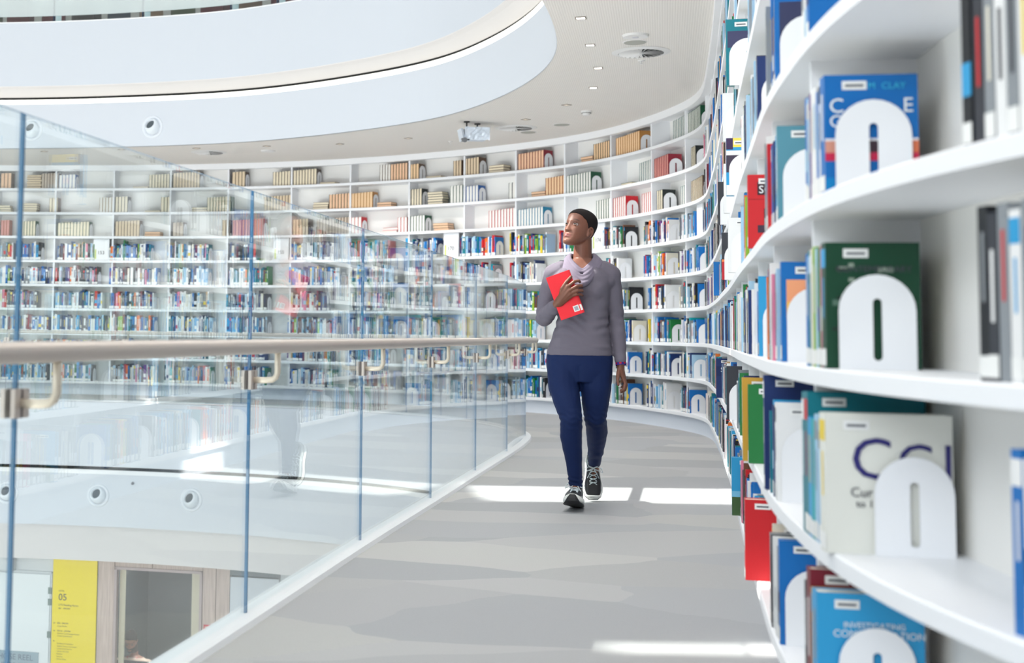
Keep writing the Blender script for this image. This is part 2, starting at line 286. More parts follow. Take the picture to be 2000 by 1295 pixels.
VINTAGE = [(8, 'r', 27.66, 27.5, 'peach', 'brown', 0),
 (8, 's', 27.26, 27.04, 6, 'tan', 'brown'),
 (8, 'r', 27.04, 26.78, 'greytan', 'brown', 0),
 (8, 'r', 26.77, 26.52, 'white', 'blue', 1),
 (8, 's', 25.63, 25.39, 1, 'cream', 'brown'),
 (8, 'r', 25.39, 25.03, 'cream', 'black', 0),
 (8, 'r', 25.02, 24.61, 'tan', 'darkbrown', 1),
 (8, 'r', 24.11, 23.91, 'tan', 'darkbrown', 1),
 (8, 'r', 23.48, 22.8, 'cream', 'darkbrown', 1),
 (8, 's', 22.8, 22.47, 1, 'cream', 'brown'),
 (8, 'r', 21.81, 21.64, 'white', 'brown', 0),
 (8, 'r', 21.64, 21.37, 'peach', 'brown', 0),
 (8, 'r', 21.33, 21.19, 'orange', 'brown', 1),
 (8, 's', 21.1, 20.83, 1, 'cream', 'brown'),
 (8, 'r', 20.64, 20.51, 'tan', 'brown', 0),
 (8, 'r', 20.46, 20.23, 'tan', 'brown', 1),
 (8, 's', 20.08, 19.84, 3, 'cream', 'brown'),
 (8, 'r', 19.6, 19.18, 'peach', 'maroon', 1),
 (8, 's', 18.55, 18.33, 2, 'peach', 'brown'),
 (8, 'r', 18.32, 17.97, 'orange', 'brown', 0),
 (8, 'r', 17.88, 17.36, 'orange', 'ochre', 1),
 (8, 'r', 16.52, 16.17, 'white', 'teal', 0),
 (8, 'r', 16.14, 15.68, 'white', 'green', 1),
 (7, 's', 27.65, 27.52, 3, 'cream', 'black'),
 (7, 's', 27.34, 27.1, 4, 'cream', 'brown'),
 (7, 'r', 26.91, 26.78, 'cream', 'brown', 0),
 (7, 'r', 26.14, 25.91, 'white', 'tan', 0),
 (7, 'r', 25.9, 25.71, 'cream', 'black', 1),
 (7, 'r', 25.2, 25.05, 'cream', 'brown', 0),
 (7, 's', 25.45, 25.21, 1, 'cream', 'black'),
 (7, 's', 24.73, 24.49, 2, 'cream', 'black'),
 (7, 'r', 24.49, 24.13, 'cream', 'green', 0),
 (7, 'r', 23.61, 23.19, 'tan', 'darkbrown', 0),
 (7, 's', 22.87, 22.6, 3, 'cream', 'brown'),
 (7, 'r', 22.6, 22.27, 'peach', 'darkbrown', 0),
 (7, 'r', 22.25, 21.92, 'orange', 'ochre', 1),
 (7, 's', 21.86, 21.63, 2, 'peach', 'brown'),
 (7, 'r', 21.35, 21.14, 'cream', 'black', 1),
 (7, 's', 21.05, 20.81, 5, 'cream', 'black'),
 (7, 'r', 20.69, 20.49, 'white', 'green', 0),
 (7, 'r', 20.48, 20.24, 'white', 'blue', 1),
 (7, 'r', 19.75, 19.64, 'white', 'black', 0),
 (7, 's', 19.38, 19.15, 2, 'peach', 'brown'),
 (7, 'r', 19.15, 18.82, 'orange', 'rust', 0),
 (7, 'r', 18.8, 18.37, 'white', 'green', 1),
 (7, 's', 17.84, 17.51, 1, 'cream', 'green'),
 (7, 'r', 17.36, 17.06, 'white', 'teal', 0),
 (7, 'r', 17.01, 16.66, 'pink', 'maroon', 1),
 (7, 'r', 16.02, 15.88, 'cream', 'black', 1),
 (6, 'r', 27.64, 27.51, 'pink', 'rust', 0),
 (6, 'r', 27.33, 27.11, 'cream', 'green', 1),
 (6, 'r', 26.77, 26.29, 'cream', 'green', 1),
 (6, 'r', 25.89, 25.52, 'tan', 'brown', 1),
 (6, 's', 25.45, 25.2, 2, 'peach', 'brown'),
 (6, 'r', 25.01, 24.85, 'greytan', 'brown', 1),
 (6, 'r', 24.25, 24.14, 'tan', 'brown', 0),
 (6, 'r', 24.09, 23.62, 'pink', 'maroon', 1),
 (6, 'r', 23.16, 22.92, 'tan', 'brown', 0),
 (6, 'r', 22.79, 22.27, 'greytan', 'brown', 0),
 (6, 'r', 22.25, 22.09, 'white', 'red', 1),
 (6, 's', 21.76, 21.52, 2, 'white', 'red'),
 (6, 'r', 21.52, 21.37, 'white', 'red', 0),
 (6, 'r', 21.36, 21.09, 'white', 'green', 1),
 (6, 's', 20.97, 20.71, 3, 'peach', 'brown'),
 (6, 'r', 20.07, 19.64, 'white', 'red', 0),
 (6, 'r', 19.6, 19.19, 'white', 'cyan', 1),
 (6, 'r', 18.27, 17.95, 'white', 'green', 0),
 (6, 'r', 17.94, 17.68, 'white', 'red', 1),
 (6, 'r', 17.31, 17.06, 'white', 'red', 0),
 (6, 'r', 16.95, 16.81, 'cream', 'black', 1),
 (6, 'r', 16.33, 16.15, 'white', 'teal', 0),
 (6, 'r', 16.03, 15.61, 'cream', 'darkbrown', 1)]
MODERN = {5: [(27.63, 27.43, 2), (27.39, 27.0, 2), (26.76, 26.2, 2), (25.97, 25.34, 2), (25.08, 24.45, 2), (24.12, 23.71, 2), (23.19, 22.51, 2), (22.26, 21.63, 2), (21.38, 20.88, 2), (20.52, 19.94, 2), (19.72, 19.11, 2), (18.9, 18.45, 2), (18.14, 17.7, 1), (17.23, 16.59, 1), (16.32, 15.84, 0), (15.49, 15.26, 0)],
 4: [(27.62, 27.38, 2), (27.34, 26.81, 2), (26.78, 26.13, 2), (25.96, 25.23, 2), (25.08, 24.45, 2), (24.13, 23.52, 2), (23.2, 22.39, 2), (22.26, 21.5, 2), (21.38, 20.77, 2), (20.54, 19.97, 2), (19.72, 19.28, 2), (18.91, 18.45, 2), (18.06, 17.79, 1), (17.25, 16.66, 1), (16.36, 16.06, 0), (16.04, 15.69, 1), (15.26, 15.26, 0)],
 3: [(27.61, 27.33, 2), (27.33, 27.04, 2), (26.77, 26.06, 2), (25.95, 25.28, 2), (25.07, 24.43, 2), (24.16, 23.54, 2), (23.2, 22.58, 2), (22.27, 21.62, 2), (21.41, 20.81, 2), (20.54, 19.9, 2), (19.74, 19.15, 2), (18.93, 18.36, 2), (17.91, 17.57, 1), (17.13, 16.71, 1), (16.34, 15.8, 1), (15.36, 15.26, 1)],
 2: [(27.59, 27.36, 2), (27.32, 26.87, 2), (26.8, 26.01, 2), (25.97, 25.26, 2), (25.08, 24.37, 2), (24.15, 23.53, 2), (23.21, 22.46, 2), (22.29, 21.49, 2), (21.4, 20.76, 2), (20.53, 19.86, 2), (19.74, 19.28, 2), (18.93, 18.36, 2), (17.96, 17.52, 1), (17.13, 16.58, 1), (16.3, 15.8, 1), (15.27, 15.26, 0)],
 1: [(27.58, 27.27, 2), (27.12, 26.78, 2), (26.75, 26.11, 2), (25.91, 25.25, 2), (25.07, 24.31, 2), (24.18, 23.56, 2), (23.21, 22.53, 2), (22.29, 21.61, 2), (21.4, 20.8, 2), (20.53, 19.98, 2), (19.74, 19.11, 2), (18.93, 18.36, 2), (17.86, 17.61, 1), (17.19, 16.59, 1), (16.35, 16.0, 1), (15.3, 15.26, 0)],
 0: [(27.57, 26.87, 2), (26.8, 26.18, 2), (25.94, 25.24, 2), (25.09, 24.38, 2), (24.17, 23.52, 2), (23.18, 22.49, 2), (22.28, 21.53, 2), (21.4, 20.64, 2), (20.53, 19.86, 2), (19.74, 19.14, 2), (18.93, 18.36, 2), (17.97, 17.59, 1), (17.21, 16.71, 1), (16.36, 16.04, 1), (15.26, 15.26, 1)]}
# ================================================================== BOOKCASE
S_A, S_B = 2.9, 31.6
bc = empty('bookcase', (*W.at(15), 0)); tag(bc, 'white curved wall-high built-in bookcase with nine shelves wrapping round the walkway', 'bookcase')
def bpart(mb, name, m, **k):
    o = mb.build(name, m, **k); o.parent = bc; o.matrix_parent_inverse = Matrix.Translation(-bc.location); return o
for i in range(9):
    z = Z0+DZ*i
    o = bpart(sweep(W, [(0, z-.036), (0, z-.004), (.004, z), (SD+.01, z), (SD+.01, z-.036)], S_A, S_B, .1), 'shelf', SHELFW)
bpart(sweep(W, rect(.05, SD, .0, Z0-.036), S_A, S_B), 'plinth', mat('plinth_paint', (226, 232, 242), .6))
bpart(sweep(W, rect(SD, SD+.03, 0, 3.38), S_A, S_B), 'back_panel', SHELFB)
bpart(sweep(W, rect(.0, SD, 3.335, 3.375), S_A, S_B), 'top_panel', SHELFW)
DIV = [3.6]+[round(4.87+.866*k, 3) for k in range(12)]+[15.26, 16.14, 17.04, 17.96, 18.81, 19.62, 20.45, 21.33, 22.26, 23.18, 24.16, 25.05, 25.92, 26.81, 27.7, 28.6, 29.5, 30.4, 31.3]
def on_wall(s, off, z): x, y = W.at(s, off); return (x, y, z)
def wall_mat(s, off, z):          # local x towards the near end, y into the shelf, z up
    t = W.tan(s); n = W.nor(s); x, y = W.at(s, off); return Matrix(((-t[0], n[0], 0, x), (-t[1], n[1], 0, y), (0, 0, 1, z), (0, 0, 0, 1)))
for s in DIV:
    mb = MB(); mb.box(-.012, .012, .03, SD, Z0, 3.335); M = wall_mat(s, 0, 0)
    o = mb.build('divider', SHELFW); o.parent = bc; o.matrix_parent_inverse = Matrix.Translation(-bc.location); o.matrix_basis = M

# ---- projection, used only to rank which books show largest
def px(p):
    d = Vector(p)-cam.matrix_world.translation; f = d.dot(fw)
    return 582.7+FPX*d.dot(rt)/f, 450.5-FPX*d.dot(up)/f, f
PAL = {'dusty teal': (86, 146, 164), 'ivory': (228, 228, 220), 'navy': (24, 48, 104), 'blue': (10, 108, 184), 'sky blue': (44, 156, 210), 'teal': (10, 120, 135), 'white': (235, 235, 235), 'grey': (140, 145, 150), 'charcoal': (52, 54, 62), 'black': (24, 26, 32),
 'red': (200, 30, 38), 'maroon': (120, 28, 45), 'green': (30, 120, 60), 'dark green': (14, 66, 44), 'lime green': (140, 180, 50), 'yellow': (235, 205, 50), 'orange': (235, 120, 40), 'purple': (105, 55, 130), 'cream': (226, 220, 204),
 'pink': (226, 130, 160), 'brown': (110, 70, 50), 'pale blue': (165, 200, 225), 'turquoise': (0, 165, 175), 'gold': (205, 160, 60), 'rust': (150, 74, 50), 'tan': (196, 160, 120)}
for k in PAL: PAL[k] = srgb(*PAL[k])
PAGE = {'peach': (240, 200, 165), 'tan': (226, 206, 176), 'greytan': (196, 182, 166), 'white': (240, 238, 232), 'cream': (238, 226, 200), 'orange': (240, 206, 164), 'pink': (214, 150, 140)}
VC = {'brown': (96, 66, 46), 'blue': (20, 90, 165), 'black': (28, 34, 34), 'darkbrown': (74, 50, 38), 'maroon': (140, 32, 50), 'ochre': (188, 132, 70), 'teal': (24, 92, 96), 'green': (16, 78, 52), 'tan': (170, 140, 100), 'rust': (170, 84, 50), 'red': (196, 30, 44), 'cyan': (16, 128, 166)}
VN = {'darkbrown': 'dark brown', 'cyan': 'bright blue'}
PN = {'greytan': 'grey-edged', 'orange': 'orange-edged', 'peach': 'peach-edged', 'tan': 'tan-edged', 'white': 'white-edged', 'cream': 'cream-edged', 'pink': 'pink-edged'}
PAPER = srgb(236, 230, 214); LABELC = srgb(240, 240, 238); INK = srgb(90, 92, 100)
FAM = [(['blue']*4+['navy']*4+['sky blue']*3+['white']*6+['teal']*2+['pale blue']*4+['grey']*4+['charcoal']*3+['red', 'cream']),
       (['white']*6+['grey']*5+['charcoal']*4+['black']*3+['maroon', 'maroon', 'red', 'blue', 'navy', 'navy', 'teal', 'cream', 'cream', 'purple', 'orange', 'pink', 'pale blue', 'pale blue', 'blue', 'tan']),
       (['blue']*4+['teal']*3+['turquoise', 'green', 'lime green']+['white']*5+['grey']*3+['navy', 'navy', 'navy', 'yellow', 'orange', 'pale blue', 'pale blue', 'pale blue', 'black', 'charcoal', 'red', 'brown'])]
rb = random.Random(11)
def modern(mb, wd, d, h, col, r, M=None, rich=False):
    """upright book: spine at y=0, covers at x=+-wd/2"""
    c = PAL[col]; t = .0016 if wd < .02 else .0026; g = .003; x0, x1 = -wd/2, wd/2
    B_ = lambda a, b, e, f_, g_, h_, cc: mb.box(a, b, e, f_, g_, h_, cc, 0, M)
    B_(x0, x0+t, 0, d, 0, h, c); B_(x1-t, x1, 0, d, 0, h, c); B_(x0+t, x1-t, 0, t, 0, h, c)
    B_(x0+t, x1-t, t, d-g, g, h-g, PAPER)
    e = .0006
    def sp(z0, z1, cc, m=0):
        P = [(x0+m, -e, z0), (x1-m, -e, z0), (x1-m, -e, z1), (x0+m, -e, z1)]
        if M is not None: P = [tuple(M @ Vector(p)) for p in P]
        mb.quad(*P, cc)
    k = r.random(); c2 = PAL[r.choice(['white', 'white', 'white', 'grey', 'navy', 'pale blue', 'sky blue', 'charcoal', 'cream', 'red', 'yellow', 'grey'])]
    if k < .35: sp(h*.35, h*.78, c2, wd*.34)
    elif k < .6: sp(h*.8, h*.95, c2, 0); sp(h*.4, h*.72, c2, wd*.38)
    elif k < .8: sp(h*.3, h*.5, c2, 0)
    else: sp(h*.45, h*.85, c2, wd*.36)
    if r.random() < .85: e = .0010; sp(.006, .036+.008*r.random(), LABELC, 0)
def vintage(mb, wd, d, h, pg, cv, M=None):
    """old cloth book shelved with its page edges outwards"""
    c = srgb(*VC[cv]); p = srgb(*PAGE[pg]); t = .0032; x0, x1 = -wd/2, wd/2
    for a in ((x0, x0+t, 0, d, 0, h, c), (x1-t, x1, 0, d, 0, h, c), (x0+t, x1-t, d-t, d, 0, h, c), (x0+t, x1-t, .004, d-t, .004, h-.004, p)): mb.box(*a[:6], a[6], 0, M)
def cover_deco(mb, wd, y0, y1, z0, z1, c, k=1):
    x = wd/2+.0007*k; mb.quad((x, y0, z0), (x, y1, z0), (x, y1, z1), (x, y0, z1), c)
ORD = ['first', 'second', 'third', 'fourth', 'fifth', 'sixth', 'seventh', 'eighth', 'ninth', 'tenth', 'eleventh', 'twelfth', 'thirteenth', 'fourteenth', 'fifteenth', 'sixteenth', 'seventeenth', 'eighteenth', 'nineteenth', 'twentieth']
ORD += ['twenty-'+o for o in ORD[:9]]+['thirtieth']+['thirty-'+o for o in ORD[:9]]+['fortieth']
ROWN = ['bottom shelf', 'second shelf up', 'third shelf up', 'fourth shelf up', 'fifth shelf up', 'sixth shelf up', 'third shelf down', 'second shelf down', 'top shelf']
FARD = [d for d in DIV if 15.2 < d < 28]
def bay(s):
    """(key, words): far bays are counted from the left of the photo, right-hand ones from the corner towards the camera"""
    if s > 15.26:
        k = sum(1 for d in FARD if d > s); return ('F', k), '%s bay from left' % ORD[k]
    k = sum(1 for d in DIV if s < d < 15.3)-1; return ('R', k), '%s right-wall bay past corner' % ORD[k]
ITEMS = []     # every book and bookend
def add_run(row, s0, s1, end, style, near=False, pg=None, cv=None, last=None, off=None):
    """books from s0 (far/left end) down to s1; end=1 puts an arch bookend against the last one"""
    u = s0; fam = rb.choice(FAM); first = True
    if off is None: off = .035
    n = 0; L = []
    if style == 'm':
        while u > s1+.006:
            wd = rb.choice([.016, .02, .024, .026, .03, .034, .04]); wd = min(wd, u-s1)
            if wd < .011: break
            h = min(rb.gauss(.238, .018), .30); d = rb.uniform(.15, .185)
            L.append(dict(row=row, s=u-wd/2, w=wd-.001, h=h, d=d, col=rb.choice(fam), style='m', off=off+rb.uniform(-.012, .012)*(1 if not near else .8))); u -= wd
        if L and end: L[-1]['col'] = rb.choice(['blue', 'navy', 'charcoal', 'teal', 'white', 'grey', 'black', 'blue', 'pale blue', 'cream', 'green']); L[-1]['d'] = .175; L[-1]['h'] = max(L[-1]['h'], .235)
        if L and last:
            L[-1].update(last)
            if 's' in last: L = [q for q in L[:-1] if q['s']-q['w']/2 > last['s']+L[-1]['w']/2+.0005]+[L[-1]]
    else:
        k = max(1, round((s0-s1)/.046)); wd = (s0-s1)/k; h0 = rb.uniform(.20, .235); dd = rb.uniform(.15, .17)
        for j in range(k): L.append(dict(row=row, s=s0-wd*(j+.5), w=wd-.0015, h=h0+(.002*j), d=dd, col=cv, page=pg, style='v', off=.05))
    ITEMS.extend(L)
    if end and L: ITEMS.append(dict(row=row, s=L[-1]['s']-L[-1]['w']/2-.005, style='b', off=L[-1]['off']+.012, kind='bookend', w=.003, h=.19, d=.145, col='white', rev=L[-1]))
for t in VINTAGE:
    row, kd, a, b = t[:4]
    if kd == 'r': add_run(row, a, b, t[6], 'v', pg=t[4], cv=t[5])
    else:
        n = t[4]
        for j in range(n): ITEMS.append(dict(row=row, s=(a+b)/2+rb.uniform(-.01, .01), w=.034 if n > 1 else .03, h=max(.17, min(a-b, .24)), d=.15, col=t[6], page=t[5], style='f', off=.05, lvl=j, n=n))
for row, L in MODERN.items():
    for a, b, c in L: add_run(row, a, b, (c if c < 2 else int(rb.random() < .6)), 'm')
# ---- right-hand wall: bays from the corner to the camera
SPECIAL = []
ND = sorted([d for d in DIV if d < 15.3], reverse=True)
def near_bay(row, k, frac, end=1, off=.02, last=None, s1=None):
    a = ND[k]-.016; b = s1 if s1 is not None else a-(ND[k]-ND[k+1])*frac; add_run(row, a, b, end, 'm', near=True, off=off, last=last)
FR = {0: [.8, .62, .85, .7, .55, .8, .75, .6, .85, .7, .5, .45], 1: [.7, .85, .6, .8, .75, .5, .85, .7, .62, .8, .55, .5], 2: [.85, .75, .88, .8, .9, .7, .88, .82, .9, .7, .6, .45], 3: [.7, .8, .6, .85, .55, .75, .6, .8, .62, .55, .4, .4],
      4: [.6, .8, .7, .55, .82, .62, .75, .5, .65, .7, .5, .4], 5: [.8, .6, .7, .82, .55, .7, .6, .75, .55, .6, .5, .4], 6: [.5, .6, .4, .7, .5, .6, .5, .6, .4, .5, .5, .4], 7: [.5, .4, .6, .5, .4, .6, .5, .4, .5, .4, .5, .4]}
# end books that the photograph singles out, by (shelf, bay)
LASTS = {(3, 11): dict(col='dusty teal', h=.25, w=.03, s=5.36, art='plain'), (2, 11): dict(col='blue', h=.255, w=.03, s=5.36, art='orange_block'), (1, 11): dict(col='white', h=.25, w=.035, s=5.4, art='plain'),
         (0, 11): dict(col='blue', h=.26, w=.03, s=5.38, art='plain'), (4, 11): dict(col='blue', h=.285, w=.03, s=5.4, art='dark_block'),
         (3, 10): dict(col='red', h=.243, w=.045, s=6.40, off=-.012, art='soc', d=.17), (2, 10): dict(col='sky blue', h=.26, w=.03, s=6.34, art='plain'), (0, 10): dict(col='red', h=.255, w=.055, s=6.32, off=-.035, d=.2),
         (1, 10): dict(col='green', h=.26, w=.04, s=6.47, off=-.015, d=.2, art='plain'), (3, 9): dict(col='pale blue', h=.24, w=.03, s=6.95), (5, 9): dict(col='teal', h=.27, w=.03, s=7.33, off=-.05, art='head', d=.19),
         (3, 8): dict(col='white', h=.25, w=.05, s=8.18, off=-.03, art='how', d=.18), (4, 8): dict(col='sky blue', h=.265, w=.05, s=8.2, off=-.035, art='sociology', d=.18),
         (3, 7): dict(col='charcoal', h=.245, w=.04, s=9.02, off=-.045, art='quan', d=.18), (1, 7): dict(col='charcoal', h=.27, w=.045, s=8.93, off=-.03, d=.2), (5, 7): dict(col='white', h=.25, w=.05, s=8.95, off=-.035),
         (4, 7): dict(col='white', h=.26, w=.04, s=9.12, off=-.03), (4, 6): dict(col='charcoal', h=.25, w=.045, s=9.9, off=-.045, d=.18)}
NOEND = {(3, 10), (0, 10), (1, 10)}
for row in range(8):
    for k in range(12):
        if row >= 6 and k > 9: continue
        if row == 6 and k > 8 or row == 7 and k > 6: continue
        near_bay(row, k, FR[row][k], 0 if (row, k) in NOEND else 1, off=.012, last=LASTS.get((row, k)))
def one(row, s, w, h, d, col, off, art=None, **kw):
    ITEMS.append(dict(row=row, s=s, w=w, h=h, d=d, col=col, style='m', off=off, art=art, **kw))
def bend(row, s, off): ITEMS.append(dict(row=row, s=s, style='b', off=off, kind='bookend', w=.003, h=.19, d=.147, col='white'))
# bay nearest the camera
for s_, w_, h_, c_ in ((4.842, .026, .235, 'blue'), (4.815, .024, .23, 'pale blue'), (4.788, .022, .235, 'purple'), (4.762, .026, .238, 'white'), (4.732, .03, .24, 'white'), (4.702, .026, .225, 'blue'), (4.672, .03, .243, 'white')): one(3, s_, w_, h_, .165, c_, .015)
one(3, 4.632, .045, .243, .18, 'blue', .012, 'clay'); bend(3, 4.60, .03)
for s_, w_, h_, c_, d_ in ((4.84, .03, .245, 'blue', .215), (4.81, .026, .25, 'teal', .21), (4.78, .028, .252, 'cream', .2), (4.75, .028, .255, 'lime green', .195), (4.722, .024, .25, 'pale blue', .17), (4.694, .028, .25, 'green', .17), (4.664, .028, .252, 'pink', .17)): one(2, s_, w_, h_, d_, c_, .012)
one(2, 4.625, .042, .255, .18, 'dark green', .008, 'pattern'); bend(2, 4.595, .03)
for s_, w_, h_, c_, d_ in ((4.84, .03, .30, 'teal', .23), (4.80, .04, .302, 'teal', .235), (4.76, .034, .25, 'sky blue', .18), (4.722, .036, .248, 'turquoise', .18), (4.685, .03, .26, 'pale blue', .19)): one(1, s_, w_, h_, d_, c_, .0)
one(1, 4.56, .05, .27, .235, 'ivory', -.012, 'cci'); bend(1, 4.525, .075)
one(1, 4.635, .05, .24, .18, 'pale blue', .0)
for s_, w_, h_, c_, d_ in ((4.84, .03, .25, 'charcoal', .18), (4.80, .045, .285, 'maroon', .215), (4.755, .03, .25, 'gold', .18)): one(0, s_, w_, h_, d_, c_, .0)
one(0, 4.705, .055, .255, .205, 'sky blue', -.004, 'invest'); bend(0, 4.668, .035)
for s_, w_, h_, c_ in ((4.84, .03, .25, 'white'), (4.81, .026, .24, 'pale blue'), (4.78, .03, .25, 'blue')): one(4, s_, w_, h_, .17, c_, .012)
# stacks at the very right edge, in the next bay
for r_, ss in ((3, (3.92, 3.885, 3.855, 3.825, 3.795, 3.765, 3.735)), (2, (3.885, 3.86, 3.83, 3.80, 3.77, 3.74)), (1, (3.81, 3.78, 3.75, 3.72)), (4, (3.9, 3.87, 3.84))):
    for q, s_ in enumerate(ss): one(r_, s_, .027, .25 if q % 2 else .262, .17, (['black', 'charcoal', 'grey', 'white', 'grey', 'white', 'charcoal'] if r_ != 1 else ['blue', 'white', 'navy', 'white'])[q], .02)
# middle distance specials
one(3, 11.78, .05, .24, .17, 'blue', -.035)
one(1, 6.555, .045, .28, .23, 'gold', -.03, None)
one(1, 5.68, .05, .312, .23, 'navy', -.005, None)
one(0, 7.95, .045, .25, .18, 'sky blue', -.03, 'island')
one(1, 11.5, .03, .27, .2, 'navy', -.03, 'spss')
# remove filler books that overlap the hand-placed ones (same shelf, same stretch)
hand = [i for i in ITEMS if i['style'] == 'm' and 'art' in i and i.get('art', 0) is not None or i.get('hp')]
def clash(a, b): return a['row'] == b['row'] and abs(a['s']-b['s']) < (a['w']+b['w'])/2-.002
NI = []
allm = ITEMS
idx_hand = next(k for k, i in enumerate(ITEMS) if i['style'] == 'm' and i['row'] == 3 and abs(i['s']-4.842) < 1e-6)
fill, hand = ITEMS[:idx_hand], ITEMS[idx_hand:]
hs = [h for h in hand]
arts = [i for i in fill if i.get('art')]
keep = []
for i in fill:
    if i['s'] < 15.2:
        if any(clash(i, h) for h in hs): continue
        if not i.get('art') and i['style'] == 'm' and any(clash(i, h) for h in arts): continue
    keep.append(i)
ITEMS = keep+hand

def score(i):
    z = Z0+DZ*i['row']; c = on_wall(i['s'], i['off'], z+i['h']/2); x, y, f = px(c)
    if f < .5 or not (-10 < x < 2005 and -60 < y < 1330): return 0
    n = W.nor(i['s']); dv = Vector((cam.location.x-c[0], cam.location.y-c[1])).normalized(); cs = abs(dv.x*n[0]+dv.y*n[1])
    v = i['w']*cs+(.02*(1-cs) if i['style'] == 'm' else 0)
    if i.get('art'): v += .2
    return v*i['h']*(FPX/f)**2
for i in ITEMS: i['sc'] = score(i)
mods = sorted([i for i in ITEMS if i['style'] == 'm'], key=lambda i: -i['sc']); olds = sorted([i for i in ITEMS if i['style'] in 'vf'], key=lambda i: -i['sc'])
for k, i in enumerate(mods): i['solo'] = k < 300 and i['sc'] > 0
for k, i in enumerate(olds): i['solo'] = k < 300 and i['sc'] > 0
# counting inside each compartment, from the photo's left (far) end
from collections import defaultdict
comp = defaultdict(list)
for i in ITEMS: comp[(i['row'], bay(i['s'])[0])].append(i)
for L in comp.values():
    L.sort(key=lambda i: (-i['s'], -i.get('lvl', 0)))
    nb = [i for i in L if i['style'] == 'b']; nk = [i for i in L if i['style'] != 'b']
    for q, i in enumerate(nk): i['ord'] = q
    for q, i in enumerate(nb): i['ord'] = q; i['nb'] = len(nb)
def art(o_mb, i):
    wd, h, d = i['w'], i['h'], i['d']; a = i['art']; q = lambda y0, y1, z0, z1, c, k=1: cover_deco(o_mb, wd, y0, y1, z0, z1, c, k)
    P = PAL
    if a == 'clay':
        q(0, d, h*.0, h*.13, srgb(0, 130, 195)); q(0, d, h*.27, h*.34, srgb(205, 40, 80)); q(0, d*.11, h*.34, h*.44, srgb(215, 150, 130)); q(.11*d, d*.9, h*.34, h*.44, srgb(70, 50, 60)); q(.9*d, d, h*.34, h*.44, srgb(225, 120, 80))
        q(0, d, h*.44, h*.46, srgb(235, 235, 240))
    elif a == 'pattern':
        rr = random.Random(4)
        for j in range(16): y = rr.uniform(.01, d-.04); z = rr.uniform(.02, h-.04); q(y, y+rr.uniform(.01, .03), z, z+rr.uniform(.004, .012), rr.choice([srgb(90, 120, 105), srgb(30, 46, 40), srgb(150, 165, 150), srgb(60, 90, 78)]), 1+j*.05)
    elif a == 'orange_block': q(.012, d-.01, h*.42, h*.82, srgb(245, 165, 120)); q(.012, .07, h*.42, h*.6, srgb(245, 190, 90), 1.5)
    elif a == 'dark_block': q(.012, d, h*.1, h*.8, srgb(50, 55, 90))
    elif a == 'soc': q(.03, d-.01, h*.72, h*.9, srgb(60, 30, 40)); q(0, d, h*.66, h*.665, srgb(120, 20, 30)); q(.05, .06, .06, .13, srgb(70, 20, 30), 1.2); q(.03, .075, .05, .075, srgb(60, 40, 60), 1.4)
    elif a == 'quan': q(0, d, 0, h*.38, srgb(190, 35, 48)); q(0, d, h*.38, h*.43, srgb(240, 130, 70)); q(.03, .06, h*.45, h*.75, srgb(130, 132, 136), 1.2)
    elif a == 'sociology': q(0, d, 0, h*.18, P['white']); q(0, d, h*.4, h*.7, srgb(60, 50, 70)); q(.03, .12, h*.42, h*.6, srgb(235, 120, 170), 1.2); q(0, d, h*.7, h*.78, P['white']); q(.01, d, h*.84, h, srgb(250, 220, 90), 1.1); q(0, .03, h*.8, h, srgb(60, 40, 80), 1.3)
    elif a == 'how': q(.055, .085, h*.22, h*.78, srgb(200, 30, 60))
    elif a == 'island': q(0, d, 0, h*.32, srgb(60, 90, 50)); q(0, d, h*.32, h*.42, srgb(120, 190, 225)); q(.06, .1, h*.1, h*.6, srgb(140, 70, 150), 1.2)
    elif a == 'head': q(.006, d, h*.57, h*.82, srgb(60, 62, 96)); q(.04, .1, .02, .034, P['white'])
    elif a == 'spss': q(0, d, h*.55, h*.8, srgb(14, 40, 90))
    if a: q(.034, .082, h-.031, h-.013, LABELC, 2); q(.040, .076, h-.025, h-.020, INK, 2.6)
TXTW = mat('print_white', (240, 244, 246), .5); TXTB = mat('print_aqua', (60, 190, 225), .5); TXTN = mat('print_navy', (40, 36, 110), .5); TXTR = mat('print_red', (190, 30, 60), .5); TXTK = mat('print_grey', (70, 72, 80), .5)
def cover_text(o, i):
    wd, h, d = i['w'], i['h'], i['d']; a = i['art']
    def T(s, y, z, size, m, al='LEFT', rot=0):
        M = Matrix(((0, 0, 1, wd/2+.0022), (1, 0, 0, y), (0, 1, 0, z), (0, 0, 0, 1)))
        if rot: M = M @ Matrix.Rotation(rot, 4, 'Z')
        text_mesh(s, size, m, o, M, align=al)
    if a == 'clay': T('M', .084, h-.030, .019, TXTB); T('CLAY', .110, h-.030, .019, TXTB); T('C', .008, h-.078, .042, TXTW); T('E', .15, h-.078, .042, TXTW); T('G', .008, h-.108, .036, TXTW)
    elif a == 'cci': T('C', .045, .145, .115, TXTN); T('C1', .13, .145, .1, TXTN); T('Cur', .045, .11, .026, TXTK); T('to 1', .055, .09, .02, TXTK)
    elif a == 'invest': T('INVESTIGATING', .05, h-.068, .0165, TXTW); T('COMMUNICATION', .03, h-.087, .0205, TXTW)
    elif a == 'pattern': T('CONTEMPORARY', .02, h-.06, .018, TXTK)
    elif a == 'soc': T('SOC', .034, h*.745, .036, TXTW)
    elif a == 'quan': T('Quan', .03, h*.27, .032, TXTW)
    elif a == 'sociology': T('Soc', .04, h*.29, .03, TXTW); T('Int', .045, h*.2, .03, TXTW)
    elif a == 'how': T('HOW', .08, h*.3, .028, TXTW, rot=math.pi/2)
    elif a == 'spss': T('SPSS', .03, h*.66, .045, TXTW)
